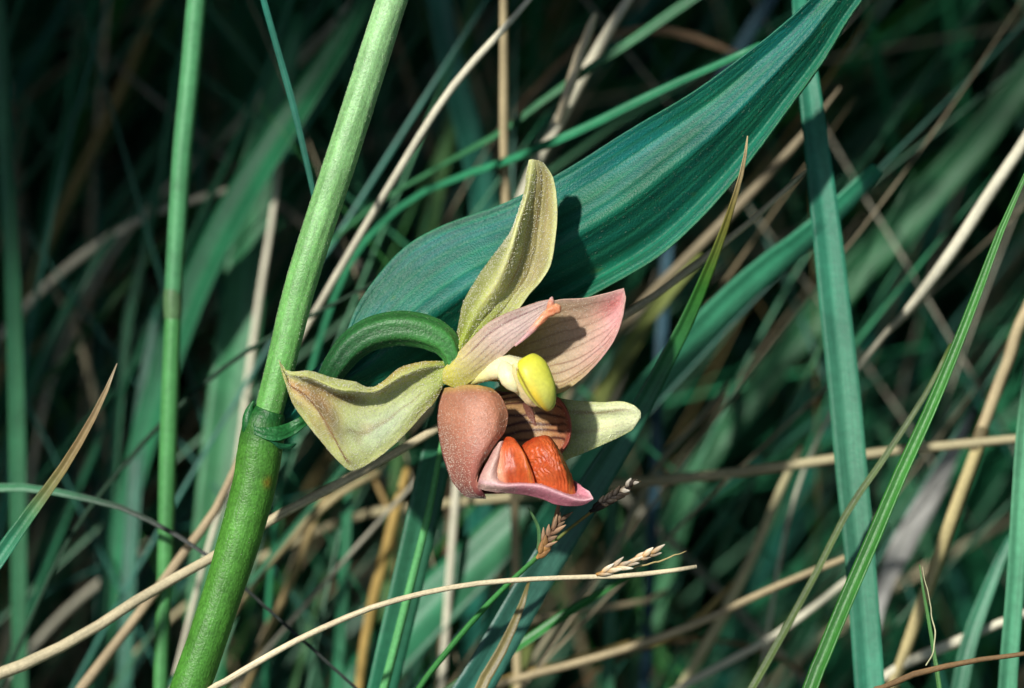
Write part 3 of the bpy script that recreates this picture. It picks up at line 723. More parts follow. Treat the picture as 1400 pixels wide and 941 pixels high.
    CL = [[(685, 606, 20), (688, 601, 28), (694, 597, 34), (702, 599, 40), (707, 604, 42)],
          [(680, 617, 40), (688, 612, 46), (699, 610, 52), (711, 613, 60), (716, 618, 60)],
          [(679, 633, 48), (690, 629, 54), (703, 628, 58), (717, 630, 68), (723, 634, 66)],
          [(680, 649, 54), (692, 647, 58), (706, 646, 61), (720, 647, 70), (729, 650, 67)],
          [(683, 671, 50), (696, 671, 52), (708, 671, 54), (722, 671, 58), (734, 670, 58)]]
    o, g = sheet('callus', CL, M['callus'], lip, 90, 90, 4, color=lambda u, v: mixc(cal_col(u, v, 3), lin((220, 160, 130)), 0.9 * sm(0.34, 0.04, u) * sm(0.1, 0.4, v)), disp=lambda u, v: 0.2 * wrinkle(u, v, 3))
    CR = [[(709, 614, 22), (720, 604, 34), (734, 597, 42), (748, 595, 40), (757, 602, 24)],
          [(710, 626, 42), (727, 614, 56), (744, 609, 64), (757, 609, 60), (765, 616, 38)],
          [(716, 639, 50), (735, 631, 64), (752, 627, 73), (765, 627, 69), (774, 634, 46)],
          [(722, 652, 54), (743, 649, 68), (760, 648, 76), (773, 648, 73), (782, 653, 52)],
          [(728, 672, 50), (747, 678, 56), (763, 682, 62), (777, 683, 64), (789, 683, 60)]]
    o, g = sheet('callus', CR, M['callus'], lip, 110, 110, 4, color=lambda u, v: cal_col(u, v, 5), disp=lambda u, v: wrinkle(u, v, 5))

    # --- column with its yellow anther cap
    cw = lin((232, 226, 178))
    colm, g = tube('column', [(622, 524, 4, 5), (645, 521, 10, 6), (664, 513, 16, 9), (680, 506, 22, 14), (694, 504, 26, 18), (708, 510, 30, 21), (721, 522, 32, 22), (732, 540, 34, 17), (742, 552, 34, 3)], M['cap'], plant,
                   lambda a, t: mixc(lin((206, 196, 96)), cw, sm(0.05, 0.4, t)) * (1 + 0.08 * fbm(a * 8, t * 16, 4))[..., None], nseg=60, sides=28, disp=lambda a, t: 0.10 * fbm(a * 5, t * 9, 2))
    hairs(g, colm, 300, (0.3, 0.6), 0.8)
    tube('stigma_lobe', [(688, 498, 30, 8), (693, 508, 38, 14), (699, 518, 42, 15), (704, 528, 44, 11), (708, 537, 44, 2)], M['cap'], colm, lambda a, t: np.tile(cw, a.shape + (1,)), nseg=24, sides=18, disp=lambda a, t: 0.12 * fbm(a * 5, t * 5, 3))
    sheet('rostellum', [[(699, 499, 74), (703, 497, 80), (708, 496, 82)], [(701, 512, 76), (706, 510, 84), (712, 508, 86)], [(706, 526, 76), (712, 523, 84), (719, 520, 88)], [(711, 541, 70), (718, 537, 80), (727, 533, 86)], [(719, 552, 66), (726, 549, 76), (734, 545, 82)], [(729, 558, 62), (734, 556, 70), (741, 553, 76)]],
          M['cap'], colm, 24, 50, 3, disp=lambda u, v: 1.4 * fbm(u * 4, v * 9, 6), color=lambda u, v: mixc(mixc(lin((228, 216, 150)), lin((222, 190, 150)), v), lin((96, 44, 20)), 0.9 * line(u, 0.66, 0.11) * sm(0.05, 0.15, v)))
    def cap_col(a, t):
        c = mixc(lin((214, 210, 60)), lin((222, 222, 116)), sm(0.15, 0.8, t))
        c = mixc(c, lin((196, 200, 70)), 0.6 * line(a, 0.92, 0.12))
        c = mixc(c, lin((236, 196, 46)), 0.75 * line(a, 0.67, 0.05) * sm(0.35, 0.6, t))
        c = mixc(c, lin((110, 62, 22)), 0.85 * line(a, 0.605, 0.018) * sm(0.08, 0.2, t))
        return mixc(c, lin((112, 66, 22)), 0.85 * sm(0.88, 0.94, t) * line(a, 0.70, 0.07)) * (1 + 0.05 * fbm(a * 14, t * 12, 5))[..., None]
    o, g = tube('anther_cap', [(718, 494, 72, 6), (719, 495.5, 74, 14), (722, 499, 77, 19), (727, 507, 80, 22), (733, 519, 82, 22), (739, 532, 82, 20.5), (744, 543, 79, 17), (748, 552, 75, 12), (750, 558, 71, 7), (751, 561, 68, 1.5)], M['cap'], colm, cap_col, nseg=80, sides=48, flat=0.8,
         disp=lambda a, t: 0.03 * fbm(a * 6, t * 6, 2) - 0.08 * line(a, 0.605, 0.02) * sm(0.05, 0.2, t) + 0.10 * line(a, 0.67, 0.05) - 0.06 * line(a, 0.80, 0.08) + 0.05 * line(a, 0.95, 0.06))
    return plant
build_orchid()

# ------------------------------------------------------------------ grasses traced where they stand
TEAL = (50, 132, 90); DTEAL = (36, 108, 72); GREEN = (46, 116, 48); LGREEN = (92, 164, 110); STRAW = (200, 188, 154); PALE = (214, 210, 186); OLIVE = (150, 134, 84); TAN = (186, 170, 132); BROWN = (132, 100, 66); BLUET = (38, 112, 94)
def S(*a, **k):
    k.setdefault('name', 'dry_straw'); k.setdefault('cat', 'straw'); k.setdefault('straw', True)
    return blade(*a, **k)
B = blade

# upper left and left edge
B('tall dark green blade standing alone far from the orchid, beyond the reed stem', [(-8, -60, 16), (2, 40, 20), (8, 200, 23), (17, 360, 25), (22, 500, 25), (26, 700, 25), (28, 980, 24)], (40, 44), DTEAL, roll=0.3)
B('narrow bluish blade slanting down to touch the orchid stem from above', [(346, -60, 7), (362, 5, 9), (378, 62, 9), (400, 140, 10), (418, 215, 9), (430, 272, 7), (436, 320, 4)], (7, 9), BLUET, root=False, roll=0.2)
S('olive dead stalk leaning in the dark gap beyond the reed stem', [(232, -50, 17), (205, 20, 18), (165, 120, 18), (112, 230, 19), (62, 335, 20), (20, 450, 20), (-40, 620, 20)], (85, 80), OLIVE)
S('grey bent straw crossing behind the thin dim blades beside the reed stem', [(330, 255, 9), (260, 275, 11), (205, 295, 13), (130, 338, 15), (60, 395, 15), (0, 462, 14), (-70, 560, 12)], (60, 70), PALE)
B('thin dim green blade close beside the pale reed stem', [(262, 40, 6), (240, 110, 10), (222, 230, 13), (196, 350, 14), (172, 460, 15), (158, 600, 16), (146, 760, 16), (130, 980, 16)], (64, 56), DTEAL)
B('dim green blade bowing away from the pale reed stem', [(250, 210, 5), (205, 270, 11), (150, 330, 15), (105, 400, 17), (60, 490, 18), (10, 610, 18), (-40, 740, 18)], (66, 60), DTEAL)
S('faint grey straw hanging in the dark gap left of the bright reed', [(70, 390, 8), (98, 440, 11), (118, 500, 12), (140, 590, 12), (160, 700, 11), (176, 990, 11)], (76, 76), STRAW)
host = B('broad green blade with a pale margin standing right behind the orchid stem', [(410, 20, 16), (385, 110, 40), (358, 210, 56), (342, 320, 62), (328, 440, 66), (310, 570, 64), (292, 720, 60), (270, 980, 58)], (64, 56), (70, 140, 96), roll=-0.15, fold=0.1)
S('pale dry strip along the broad blade behind the orchid stem', [(400, 130, 6), (384, 200, 10), (372, 300, 11), (356, 400, 12), (342, 500, 13), (328, 610, 12), (300, 800, 10), (280, 1000, 10)], (54, 50), PALE, parent=host, name='dry_margin')
B('dark folded blade sweeping steeply down across the broad pale-edged blade', [(520, -40, 16), (470, 55, 34), (415, 140, 42), (360, 225, 46), (310, 310, 48), (262, 410, 46), (210, 560, 40), (160, 760, 30), (130, 980, 26)], (48, 58), DTEAL, roll=0.5)
S('thin dark stalk passing behind the orchid stem just above its node', [(540, 372, 6), (470, 408, 7), (420, 434, 8), (360, 466, 9), (305, 503, 9), (240, 560, 9), (190, 612, 9), (100, 730, 9), (20, 900, 9)], (26, 30), (34, 62, 44))
B('sharp grass blade with a dry brown tip, free on its own beside the reeds', [(160, 497, 1.5), (152, 518, 5), (138, 550, 9), (118, 588, 12), (92, 632, 15), (62, 675, 18), (36, 710, 22), (0, 762, 25), (-60, 850, 27)], (-1, 2), [(186, 172, 140), (172, 152, 116), (156, 134, 96), (146, 124, 82), (132, 118, 62), (60, 130, 80), (50, 130, 96), (50, 130, 96)], roll=0.25, fold=0.2)
B('thin arching blade turning from green to black above the crossing straws', [(-60, 668, 14), (0, 667, 13), (50, 668, 12), (110, 680, 10), (160, 692, 9), (205, 712, 8), (245, 734, 7), (278, 756, 6), (330, 800, 5)], (20, 14), [(70, 150, 100), (60, 130, 90), (30, 60, 40), (20, 34, 26), (20, 34, 26)], roll=0.1)
S('long tan straw crossing in front of the reeds and behind the orchid flower', [(1112, 222, 2), (1092, 241, 8), (1040, 290, 11), (985, 335, 13), (930, 378, 14), (880, 415, 14), (790, 472, 15), (690, 532, 16), (600, 586, 16), (520, 632, 17), (440, 674, 18), (372, 710, 18), (290, 762, 18), (200, 812, 19), (110, 870, 20), (20, 914, 22), (-70, 960, 22)], (16, 11, 6), STRAW)
S('tan straw leaning under the long crossing straw beside the orchid sheath', [(338, 600, 9), (322, 636, 13), (292, 700, 16), (255, 750, 17), (210, 812, 17), (170, 865, 18), (120, 930, 18), (80, 990, 18)], (20, 24), (178, 160, 128))
B('teal blade standing between the bright reed stem and the dim leaves', [(214, 420, 8), (204, 490, 18), (192, 580, 22), (184, 680, 22), (176, 800, 24), (170, 980, 24)], (58, 54), BLUET)
S('short grey straw low behind the crossing straws', [(205, 740, 9), (150, 785, 13), (90, 835, 14), (40, 890, 14), (-20, 970, 14)], (72, 66), PALE)
S('faint straw leaning low at the foot of the tall dark blade', [(60, 700, 6), (38, 770, 9), (10, 860, 10), (-20, 960, 10)], (74, 72), STRAW)

# pale reed with its joint
def build_reed():
    p = [(276, -60, 24), (268, 10, 27), (260, 100, 27), (250, 200, 27), (243, 300, 26), (237, 405, 25)]
    q = [(237, 425, 22), (233, 520, 24), (229, 640, 24), (226, 760, 22), (222, 860, 20), (218, 990, 20)]
    e = empty('reed', (0, 0, 0), 'bright pale green reed stem with a brown joint, upright beside the orchid', 'reed')
    def part(pp, z, col, root, nm):
        A = np.array(pp, float); zz = np.full(len(A), -z / 1000 / KPX)
        pts = W(np.stack([A[:, 0], A[:, 1], zz], -1)); rad = A[:, 2] * 0.5 * KPX * (1 + z / 500.0)
        if root:
            P2, r2, _ = to_ground(pts, list(rad), [np.zeros(3)] * len(pts)); pts, rad = P2, np.array(r2)
        tube(nm, None, M['grass'], e, lambda a, t: np.tile(lin(col), a.shape + (1,)) * (1 + 0.12 * np.cos(a * 2 * np.pi * 7))[..., None], nseg=60, sides=20, world_pts=pts, radii=rad)
    part(p, 24, LGREEN, False, 'stem'); part(q, 24, (86, 156, 90), True, 'stem')
    part([(237, 396, 25.2), (236.5, 406, 26), (236.5, 417, 26), (236.5, 428, 25), (236, 436, 23)], 24, (100, 138, 92), False, 'joint')
build_reed()

# top centre
S('pale straw arching over from the top edge down behind the orchid stem', [(790, -80, 7), (728, -8, 10), (690, 36, 12), (630, 102, 13), (588, 160, 13), (550, 222, 14), (515, 280, 14), (480, 340, 14), (440, 410, 13), (380, 520, 12), (300, 700, 11), (220, 1000, 10)], (18, 20, 40), PALE)
S('upright tan straw going down behind the broad orchid leaf', [(690, -70, 14), (690, 0, 15), (690, 100, 16), (690, 200, 16), (693, 275, 17), (696, 360, 17), (700, 460, 17), (704, 640, 16), (708, 980, 15)], (26, 40), TAN)
host = S('whitish forked straw descending behind the tip of the upright sepal', [(900, -70, 13), (862, -5, 16), (832, 42, 19), (792, 112, 21), (757, 178, 21), (728, 232, 20), (704, 290, 18), (680, 360, 17), (640, 500, 16), (600, 980, 14)], (30, 44), PALE)
S('short pale stub branching off the whitish forked straw', [(815, 18, 8), (808, 30, 14), (798, 58, 18), (788, 92, 20), (774, 135, 18), (762, 170, 12)], (28, 31), (214, 202, 170), root=False, parent=host, name='branch')
B('thin green blade slanting behind the whitish straw, upper of two', [(1020, -50, 17), (940, 3, 16), (870, 52, 14), (800, 98, 12), (740, 140, 10), (690, 178, 9), (640, 206, 8), (580, 240, 6), (500, 290, 5), (420, 380, 5), (330, 640, 5), (300, 980, 6)], (27, 34, 50), (48, 120, 76))
B('thin green blade slanting behind the whitish straw, ending at the broad leaf', [(1040, 62, 10), (985, 88, 11), (930, 112, 12), (860, 146, 13), (800, 176, 13), (740, 202, 12), (690, 222, 11), (620, 246, 10), (540, 290, 8), (460, 400, 8), (380, 700, 8), (360, 990, 8)], (18, 28, 48), (46, 126, 88))
B('broad bluish blade dropping from the top edge behind the orchid leaf', [(590, -70, 34), (600, 0, 36), (615, 80, 38), (632, 150, 40), (650, 215, 42), (660, 270, 42), (668, 380, 40), (660, 600, 36), (640, 980, 30)], (58, 64), BLUET, roll=-0.3)
B('dim olive green blade rising left of the upright tan straw', [(652, -60, 10), (640, 40, 18), (622, 140, 22), (604, 230, 24), (586, 320, 24), (560, 480, 22), (520, 980, 20)], (66, 66), (70, 116, 60))
S('grey straw slanting high behind the bluish blade by the orchid stem', [(520, -40, 12), (470, 22, 15), (420, 72, 16), (365, 128, 16), (318, 178, 14), (260, 230, 11), (160, 340, 9), (60, 560, 9), (0, 980, 9)], (76, 80), PALE)
B('bluish blade tip showing above the broad leaf near the top edge', [(1085, -60, 12), (1062, -10, 18), (1040, 20, 20), (1010, 70, 20), (980, 120, 18), (920, 260, 16), (880, 980, 16)], (52, 60), (62, 100, 116))
S('brownish straw lying behind the outer half of the broad leaf', [(1010, 74, 8), (975, 60, 13), (935, 46, 15), (890, 40, 14), (840, 48, 10), (760, 90, 9), (650, 300, 9), (600, 980, 9)], (56, 70), (150, 124, 96))

# right side
B('wide flat teal blade standing upright beside the broad leaf', [(1092, -10, 22), (1100, 70, 30), (1108, 130, 34), (1120, 230, 39), (1131, 320, 43), (1143, 430, 46), (1155, 540, 48), (1164, 640, 49), (1174, 740, 48), (1183, 850, 46), (1190, 950, 45), (1196, 1040, 44)], (17, 13), (54, 140, 110), roll=0.2, fold=0.12)
B('long narrow bright green blade crossing in front of the wide teal blade', [(1440, 150, 3.12), (1402, 240, 6.24), (1370, 312, 10.14), (1340, 392, 13.26), (1305, 482, 15.6), (1268, 570, 17.94), (1232, 648, 19.5), (1195, 735, 21.06), (1158, 820, 21.84), (1125, 900, 21.84), (1098, 970, 21.84)], (2, -2), (46, 116, 35.88), roll=0.3, fold=0.16)
B('thin brownish green blade crossing the wide teal blade', [(1300, 470, 4), (1268, 535, 7), (1212, 622, 9), (1160, 698, 10), (1118, 780, 10), (1080, 850, 11), (1035, 930, 11), (990, 1010, 11)], (9, 10), (78, 104, 48))
B('flat teal blade upright at the picture edge past the tan stalk', [(1420, 420, 24), (1408, 520, 26), (1400, 600, 27), (1394, 700, 28), (1388, 800, 28), (1380, 900, 28), (1374, 1000, 28)], (12, 14), (74, 164, 124), roll=0.15)
B('wide dim green blade leaning behind the whitish straw', [(1480, 0, 30), (1400, 108, 44), (1330, 200, 50), (1255, 282, 52), (1190, 350, 52), (1120, 430, 48), (1040, 530, 40), (940, 680, 34), (860, 980, 30)], (66, 78), (48, 112, 70), roll=0.25)
S('whitish pointed straw leaning past the long bright green blade', [(1450, 110, 18), (1400, 195, 21), (1355, 262, 22), (1310, 332, 22), (1270, 388, 20), (1235, 432, 14), (1205, 464, 9), (1150, 540, 7), (1080, 700, 7), (1030, 990, 7)], (24, 26, 50), PALE)
B('teal blade slanting out from behind the wide upright blade toward the flower', [(1200, 230, 22), (1110, 318, 36), (1060, 356, 40), (1005, 404, 44), (950, 460, 46), (900, 515, 44), (850, 570, 40), (790, 650, 36), (700, 800, 34), (640, 980, 32)], (28, 44), (56, 146, 110), roll=-0.25)
S('straw lying nearly level under the flower tip and across the wide blade', [(1480, 588, 10), (1400, 598, 14), (1320, 606, 16), (1210, 617, 17), (1130, 628, 18), (1060, 638, 18), (980, 648, 19), (900, 656, 19), (830, 663, 19), (740, 675, 18), (650, 684, 17), (585, 692, 16), (460, 715, 14), (250, 830, 12), (60, 1040, 12)], (28, 34, 62), (178, 168, 132))
B('yellow green blade showing between the right petal and the sepal below it', [(960, 350, 10), (905, 410, 20), (868, 465, 24), (840, 510, 24), (815, 560, 22), (760, 700, 20), (700, 980, 18)], (48, 54), (136, 150, 78))
S('dim tan straw running alongside the long straw right of the flower', [(1150, 120, 4), (1100, 184, 13), (1050, 240, 17), (985, 308, 18), (925, 368, 18), (880, 415, 18), (790, 520, 14), (700, 700, 12), (660, 980, 12)], (36, 42, 56), (150, 138, 112))
S('tan straw leaning up from the crossed straws below the level one', [(1095, 610, 8), (1072, 655, 14), (1042, 730, 18), (1012, 795, 20), (985, 850, 21), (950, 910, 21), (910, 985, 20)], (42, 44), (190, 182, 140))
S('tan straw rising gently across the bottom to the wide teal blade', [(1184, 748, 9), (1150, 764, 12), (1090, 788, 13), (1030, 815, 14), (960, 848, 15), (880, 878, 15), (790, 905, 15), (690, 932, 15), (580, 975, 14)], (28, 30), (182, 166, 130))
S('whitish straw rising below the tan one to the wide teal blade', [(1186, 776, 8), (1160, 792, 11), (1110, 832, 12), (1055, 872, 13), (1000, 902, 13), (940, 935, 13), (880, 975, 12)], (38, 38), PALE)
S('thin brown straw curving over between the crossed straws', [(1130, 945, 7), (1080, 908, 8), (1030, 886, 9), (980, 876, 9), (930, 876, 9), (870, 890, 8), (800, 930, 8), (740, 990, 8)], (50, 50), (124, 102, 70))
B('grey withered leaf hanging between the wide blade and the tan stalk', [(1330, 560, 8), (1300, 625, 22), (1270, 680, 34), (1235, 745, 36), (1205, 810, 26), (1190, 880, 20), (1180, 980, 18)], (60, 52), (168, 168, 162))
B('green blade joining the tan stalk low at the picture edge', [(1420, 690, 4), (1380, 740, 12), (1350, 810, 20), (1325, 880, 24), (1305, 980, 24)], (30, 28), (44, 124, 92))
S('whitish straw low by the flat teal blade at the picture edge', [(1470, 812, 10), (1400, 838, 13), (1340, 862, 17), (1290, 884, 20), (1240, 904, 18), (1180, 945, 16), (1120, 1000, 14)], (30, 30), PALE)
S('brown bent straw lying across the foot of the wide teal blade', [(1480, 880, 6), (1400, 894, 8), (1350, 900, 9), (1300, 909, 10), (1262, 917, 12), (1225, 930, 11), (1190, 948, 10), (1150, 975, 10)], (-3, -3), (128, 102, 70))
B('very thin upright green shoot before the tan stalk', [(1257, 772, 1.5), (1263, 812, 4), (1270, 850, 5), (1278, 900, 6), (1287, 960, 7)], (5, 5), (78, 138, 70), fold=0.05)
S('wiry curled tendril standing on the bent brown straw', [(1262, 776, 1.2), (1266, 800, 2), (1274, 840, 2.4), (1279, 868, 2.6), (1276, 892, 2.6), (1266, 910, 2.6)], (0, -3), (190, 190, 150), root=False)

# the tan stalk with its joint
def build_stalk():
    e = empty('dry_stalk', (0, 0, 0), 'thick tan stalk with a dark joint leaning beside the long bright green blade', 'stalk')
    S('', [(1450, 320, 18), (1402, 425, 20), (1370, 512, 21), (1342, 592, 22)], (30, 30), TAN, parent=e, name='stem', root=False)
    S('', [(1338, 604, 21), (1310, 680, 22), (1285, 752, 23), (1258, 830, 23), (1232, 905, 22), (1200, 1000, 22)], (30, 30), (190, 176, 126), parent=e, name='stem')
    S('', [(1345, 584, 22), (1341, 595, 26), (1337, 605, 26), (1333, 616, 22)], (30, 30), (110, 100, 72), parent=e, name='joint', root=False, nseg=14)
build_stalk()

# below the flower
host = B('long grass blade with a dry pointed tip crossing before the broad orchid leaf', [(1022, 186, 1.5), (1020, 205, 4), (1015, 232, 6), (1008, 258, 7), (998, 290, 9), (982, 335, 13), (962, 385, 18), (938, 440, 22), (912, 490, 25), (888, 535, 29), (856, 592, 36), (822, 645, 42), (782, 710, 46), (742, 775, 48), (700, 848, 50), (656, 925, 52), (610, 1000, 52)], (0, 3, 8, 10, 10, 9), [(206, 184, 140), (204, 180, 136), (150, 140, 70), (64, 122, 44), (48, 122, 70), (40, 122, 98), (38, 118, 104), (38, 118, 104), (38, 118, 104)], roll=-0.2, fold=0.10, nseg=120)
B('withered brown strip lying along the long dry-tipped blade', [(724, 792, 3), (716, 820, 9), (704, 850, 13), (688, 885, 16), (668, 920, 18), (640, 980, 18)], (6.5, 6), (124, 112, 66), parent=host, name='withered_strip')
host = B('broad green blade with a bright pale midrib standing under the lip', [(640, 470, 20), (618, 540, 40), (602, 600, 46), (588, 660, 48), (572, 730, 48), (556, 800, 48), (538, 875, 46), (518, 960, 44), (500, 1030, 44)], (15, 14), (38, 120, 88), roll=-0.1, fold=0.06)
S('pale green midrib edge of the broad blade under the lip', [(612, 560, 5), (600, 630, 10), (584, 710, 13), (564, 790, 15), (546, 860, 16), (528, 930, 17), (510, 1000, 17)], (12, 11), (96, 172, 104), parent=host, name='midrib')
B('very broad shadowed blade slanting under the flower toward the bottom', [(840, 600, 40), (770, 660, 58), (710, 715, 66), (650, 775, 72), (590, 835, 74), (530, 900, 74), (460, 990, 70)], (44, 46), (42, 118, 82), roll=0.3)
S('ochre dead stalk upright beside the broad blade under the lip', [(556, 640, 12), (542, 690, 18), (528, 750, 20), (512, 810, 20), (500, 870, 18), (488, 960, 16)], (44, 44), (176, 148, 84))
B('narrow dark teal blade upright between straws under the hooked sepal', [(478, 650, 8), (475, 700, 15), (471, 780, 17), (466, 860, 17), (460, 980, 17)], (42, 42), DTEAL)
S('dull straw leaning to the orchid sheath under the hooked sepal', [(520, 645, 10), (470, 672, 13), (425, 710, 14), (385, 752, 14), (345, 800, 13), (300, 870, 12), (240, 990, 12)], (40, 40), (170, 156, 116))
S('dull straw dropping steeply from under the hooked sepal', [(462, 655, 10), (440, 690, 13), (415, 750, 15), (390, 812, 15), (358, 880, 14), (320, 980, 14)], (46, 46), (170, 150, 104))
S('ochre straw twig rising behind the hooked sepal corner', [(505, 640, 8), (520, 672, 10), (532, 700, 10), (540, 740, 10), (540, 980, 10)], (52, 52), (166, 140, 90))
B('slim green blade crossing beneath the cream straw', [(870, 782, 3), (820, 812, 10), (770, 842, 13), (715, 880, 14), (660, 915, 14), (600, 955, 14)], (17, 17), (52, 124, 60))
S('grey straw slanting down behind the seed heads', [(1000, 520, 7), (950, 580, 10), (905, 630, 12), (865, 700, 13), (825, 775, 14), (780, 830, 14), (730, 900, 13), (690, 980, 13)], (42, 42), (150, 146, 118))
B('dim upright blade behind the whitish seed head', [(836, 640, 8), (837, 700, 16), (836, 770, 18), (834, 860, 18), (830, 980, 18)], (46, 46), (44, 122, 84))
S('faint pale straw lying level below the whitish seed head', [(910, 808, 7), (890, 820, 10), (820, 832, 11), (760, 842, 11), (690, 870, 10), (600, 990, 10)], (46, 44), (180, 166, 132))
S('dull olive straw rising across the bottom behind the tan one', [(1020, 780, 8), (930, 865, 14), (850, 885, 18), (760, 912, 19), (680, 936, 18), (600, 985, 16)], (44, 40), (160, 140, 86))

# ------------------------------------------------------------------ sedges with seed heads
def scale_mesh(name, parent, c, tip, wide, c0, c1, mat=None, puff=0.45):
    """one husk: a keeled boat-shaped scale from c to tip (photo px), wide px across"""
    c = np.array(c, float); tip = np.array(tip, float)
    P = W(np.stack([c, tip])); a = P[1] - P[0]; L = np.linalg.norm(a); a /= L
    s = np.cross(a, F); s /= np.linalg.norm(s); n = np.cross(s, a); n *= -np.sign(n @ F)
    nt, na = 12, 10
    V = []; T = []; uv = []
    for i in range(nt):
        t = i / (nt - 1)
        w = wide * KPX * 0.5 * (math.sin(math.pi * min(1, t * 0.9 + 0.06)) ** 0.8) * (1 - 0.55 * t) + 1e-5
        for j in range(na):
            an = 2 * math.pi * j / na
            V.append(P[0] + a * L * t + s * w * math.cos(an) + n * w * puff * math.sin(an) * (1.5 if math.sin(an) > 0 else 0.6) - n * 0.0001 * t * t)
            T.append(lin(c0) * (1 - t) + lin(c1) * t); uv.append((j / na, t * L * 1000))
    idx = np.arange(nt * na).reshape(nt, na)
    f = np.stack([idx[:-1], np.roll(idx, -1, 1)[:-1], np.roll(idx, -1, 1)[1:], idx[1:]], -1).reshape(-1, 4).tolist()
    f.append(idx[0][::-1].tolist()); f.append(idx[-1].tolist())
    return link(name, V, f, mat or M['straw'], parent, np.array(T), uv)

def husk(parent, p0, p1, n, length, spread, wide, c0, c1, z, seed):
    r = random.Random(seed)
    p0 = np.array(p0, float); p1 = np.array(p1, float); ax = (p1 - p0) / np.linalg.norm(p1 - p0); pe = np.array([ax[1], -ax[0]])
    rachis, _ = tube('spikelet', [tuple(p0) + (z - 1, 2.2), tuple((p0 + p1) / 2) + (z - 1, 2.4), tuple(p1) + (z - 1, 1.0)], M['straw'], parent, tint=lin(c0), nseg=16, sides=8)
    for i in range(n):
        t = (i + 0.3) / n
        side = (-1, 1)[i % 2] if r.random() < 0.85 else 0
        b = p0 + (p1 - p0) * t * 0.9
        d = ax * math.cos(spread) + pe * side * math.sin(spread) * r.uniform(0.6, 1.25)
        ln = length * r.uniform(0.8, 1.2) * (1.0 if t < 0.7 else 0.85)
        e = b + d * ln
        k = r.uniform(0.8, 1.15)
        scale_mesh('scale', rachis, (b[0], b[1], z + r.uniform(-1, 4)), (e[0], e[1], z + r.uniform(0, 8)), wide * r.uniform(0.8, 1.2), tuple(np.array(c0) * k), tuple(np.minimum(255, np.array(c1) * k)))
    return rachis

def build_sedges():
    e = empty('sedge_plant', (0, 0, 0), 'cream straw bearing a whitish ochre seed head, bowed beneath the orchid flower', 'sedge')
    S('', [(953, 775, 7), (930, 779, 8), (890, 784, 9), (850, 788, 9), (800, 789, 9), (740, 791, 9), (690, 794, 10), (640, 799, 10), (590, 808, 10), (545, 819, 11), (500, 833, 11), (450, 854, 12), (400, 878, 12), (350, 906, 13), (300, 936, 13), (240, 975, 13)], (0, 0), (226, 212, 176), parent=e, name='stem', nseg=110)
    husk(e, (815, 786), (903, 752), 14, 24, 0.34, 9, (186, 140, 78), (238, 228, 206), 4, 3)
    S('', [(862, 778, 3), (905, 766, 3), (925, 758, 2.4), (938, 754, 1.2)], (0, 0), (176, 160, 110), parent=e, name='awn', root=False, nseg=20)
    e = empty('sedge_plant', (0, 0, 0), 'thin green sedge stem with brown and blackish seed heads just under the lip', 'sedge')
    S('', [(876, 656, 3), (860, 664, 4), (835, 680, 5), (810, 697, 5), (785, 716, 5), (760, 738, 6), (738, 756, 7), (722, 772, 8), (680, 812, 9), (640, 856, 10), (600, 905, 11), (560, 960, 11)], (3, 6), [(90, 80, 60), (100, 84, 54), (150, 124, 64), (110, 120, 60), (64, 134, 62), (56, 128, 60), (56, 128, 60), (56, 128, 60)], parent=e, name='stem', nseg=80)
    husk(e, (738, 752), (772, 704), 9, 22, 0.5, 9, (92, 66, 50), (164, 134, 104), 2, 5)
    husk(e, (734, 764), (748, 742), 4, 20, 0.4, 12, (176, 130, 74), (150, 112, 74), 2, 6)
    husk(e, (806, 700), (868, 660), 16, 18, 0.45, 9, (26, 22, 20), (66, 56, 44), 0, 7)
    husk(e, (846, 672), (872, 656), 3, 14, 0.5, 8, (120, 108, 90), (214, 206, 190), 2, 8)
    B('', [(722, 694, 1.5), (730, 708, 4), (736, 722, 5), (737, 738, 5), (735, 752, 4)], (0, 2), (92, 140, 88), parent=e, name='bract', root=False, nseg=24, fold=0.1)
    B('', [(768, 672, 1.5), (764, 690, 5), (760, 708, 7), (756, 724, 6)], (0, 1), (150, 104, 70), parent=e, name='bract', root=False, nseg=24, fold=0.1)
build_sedges()

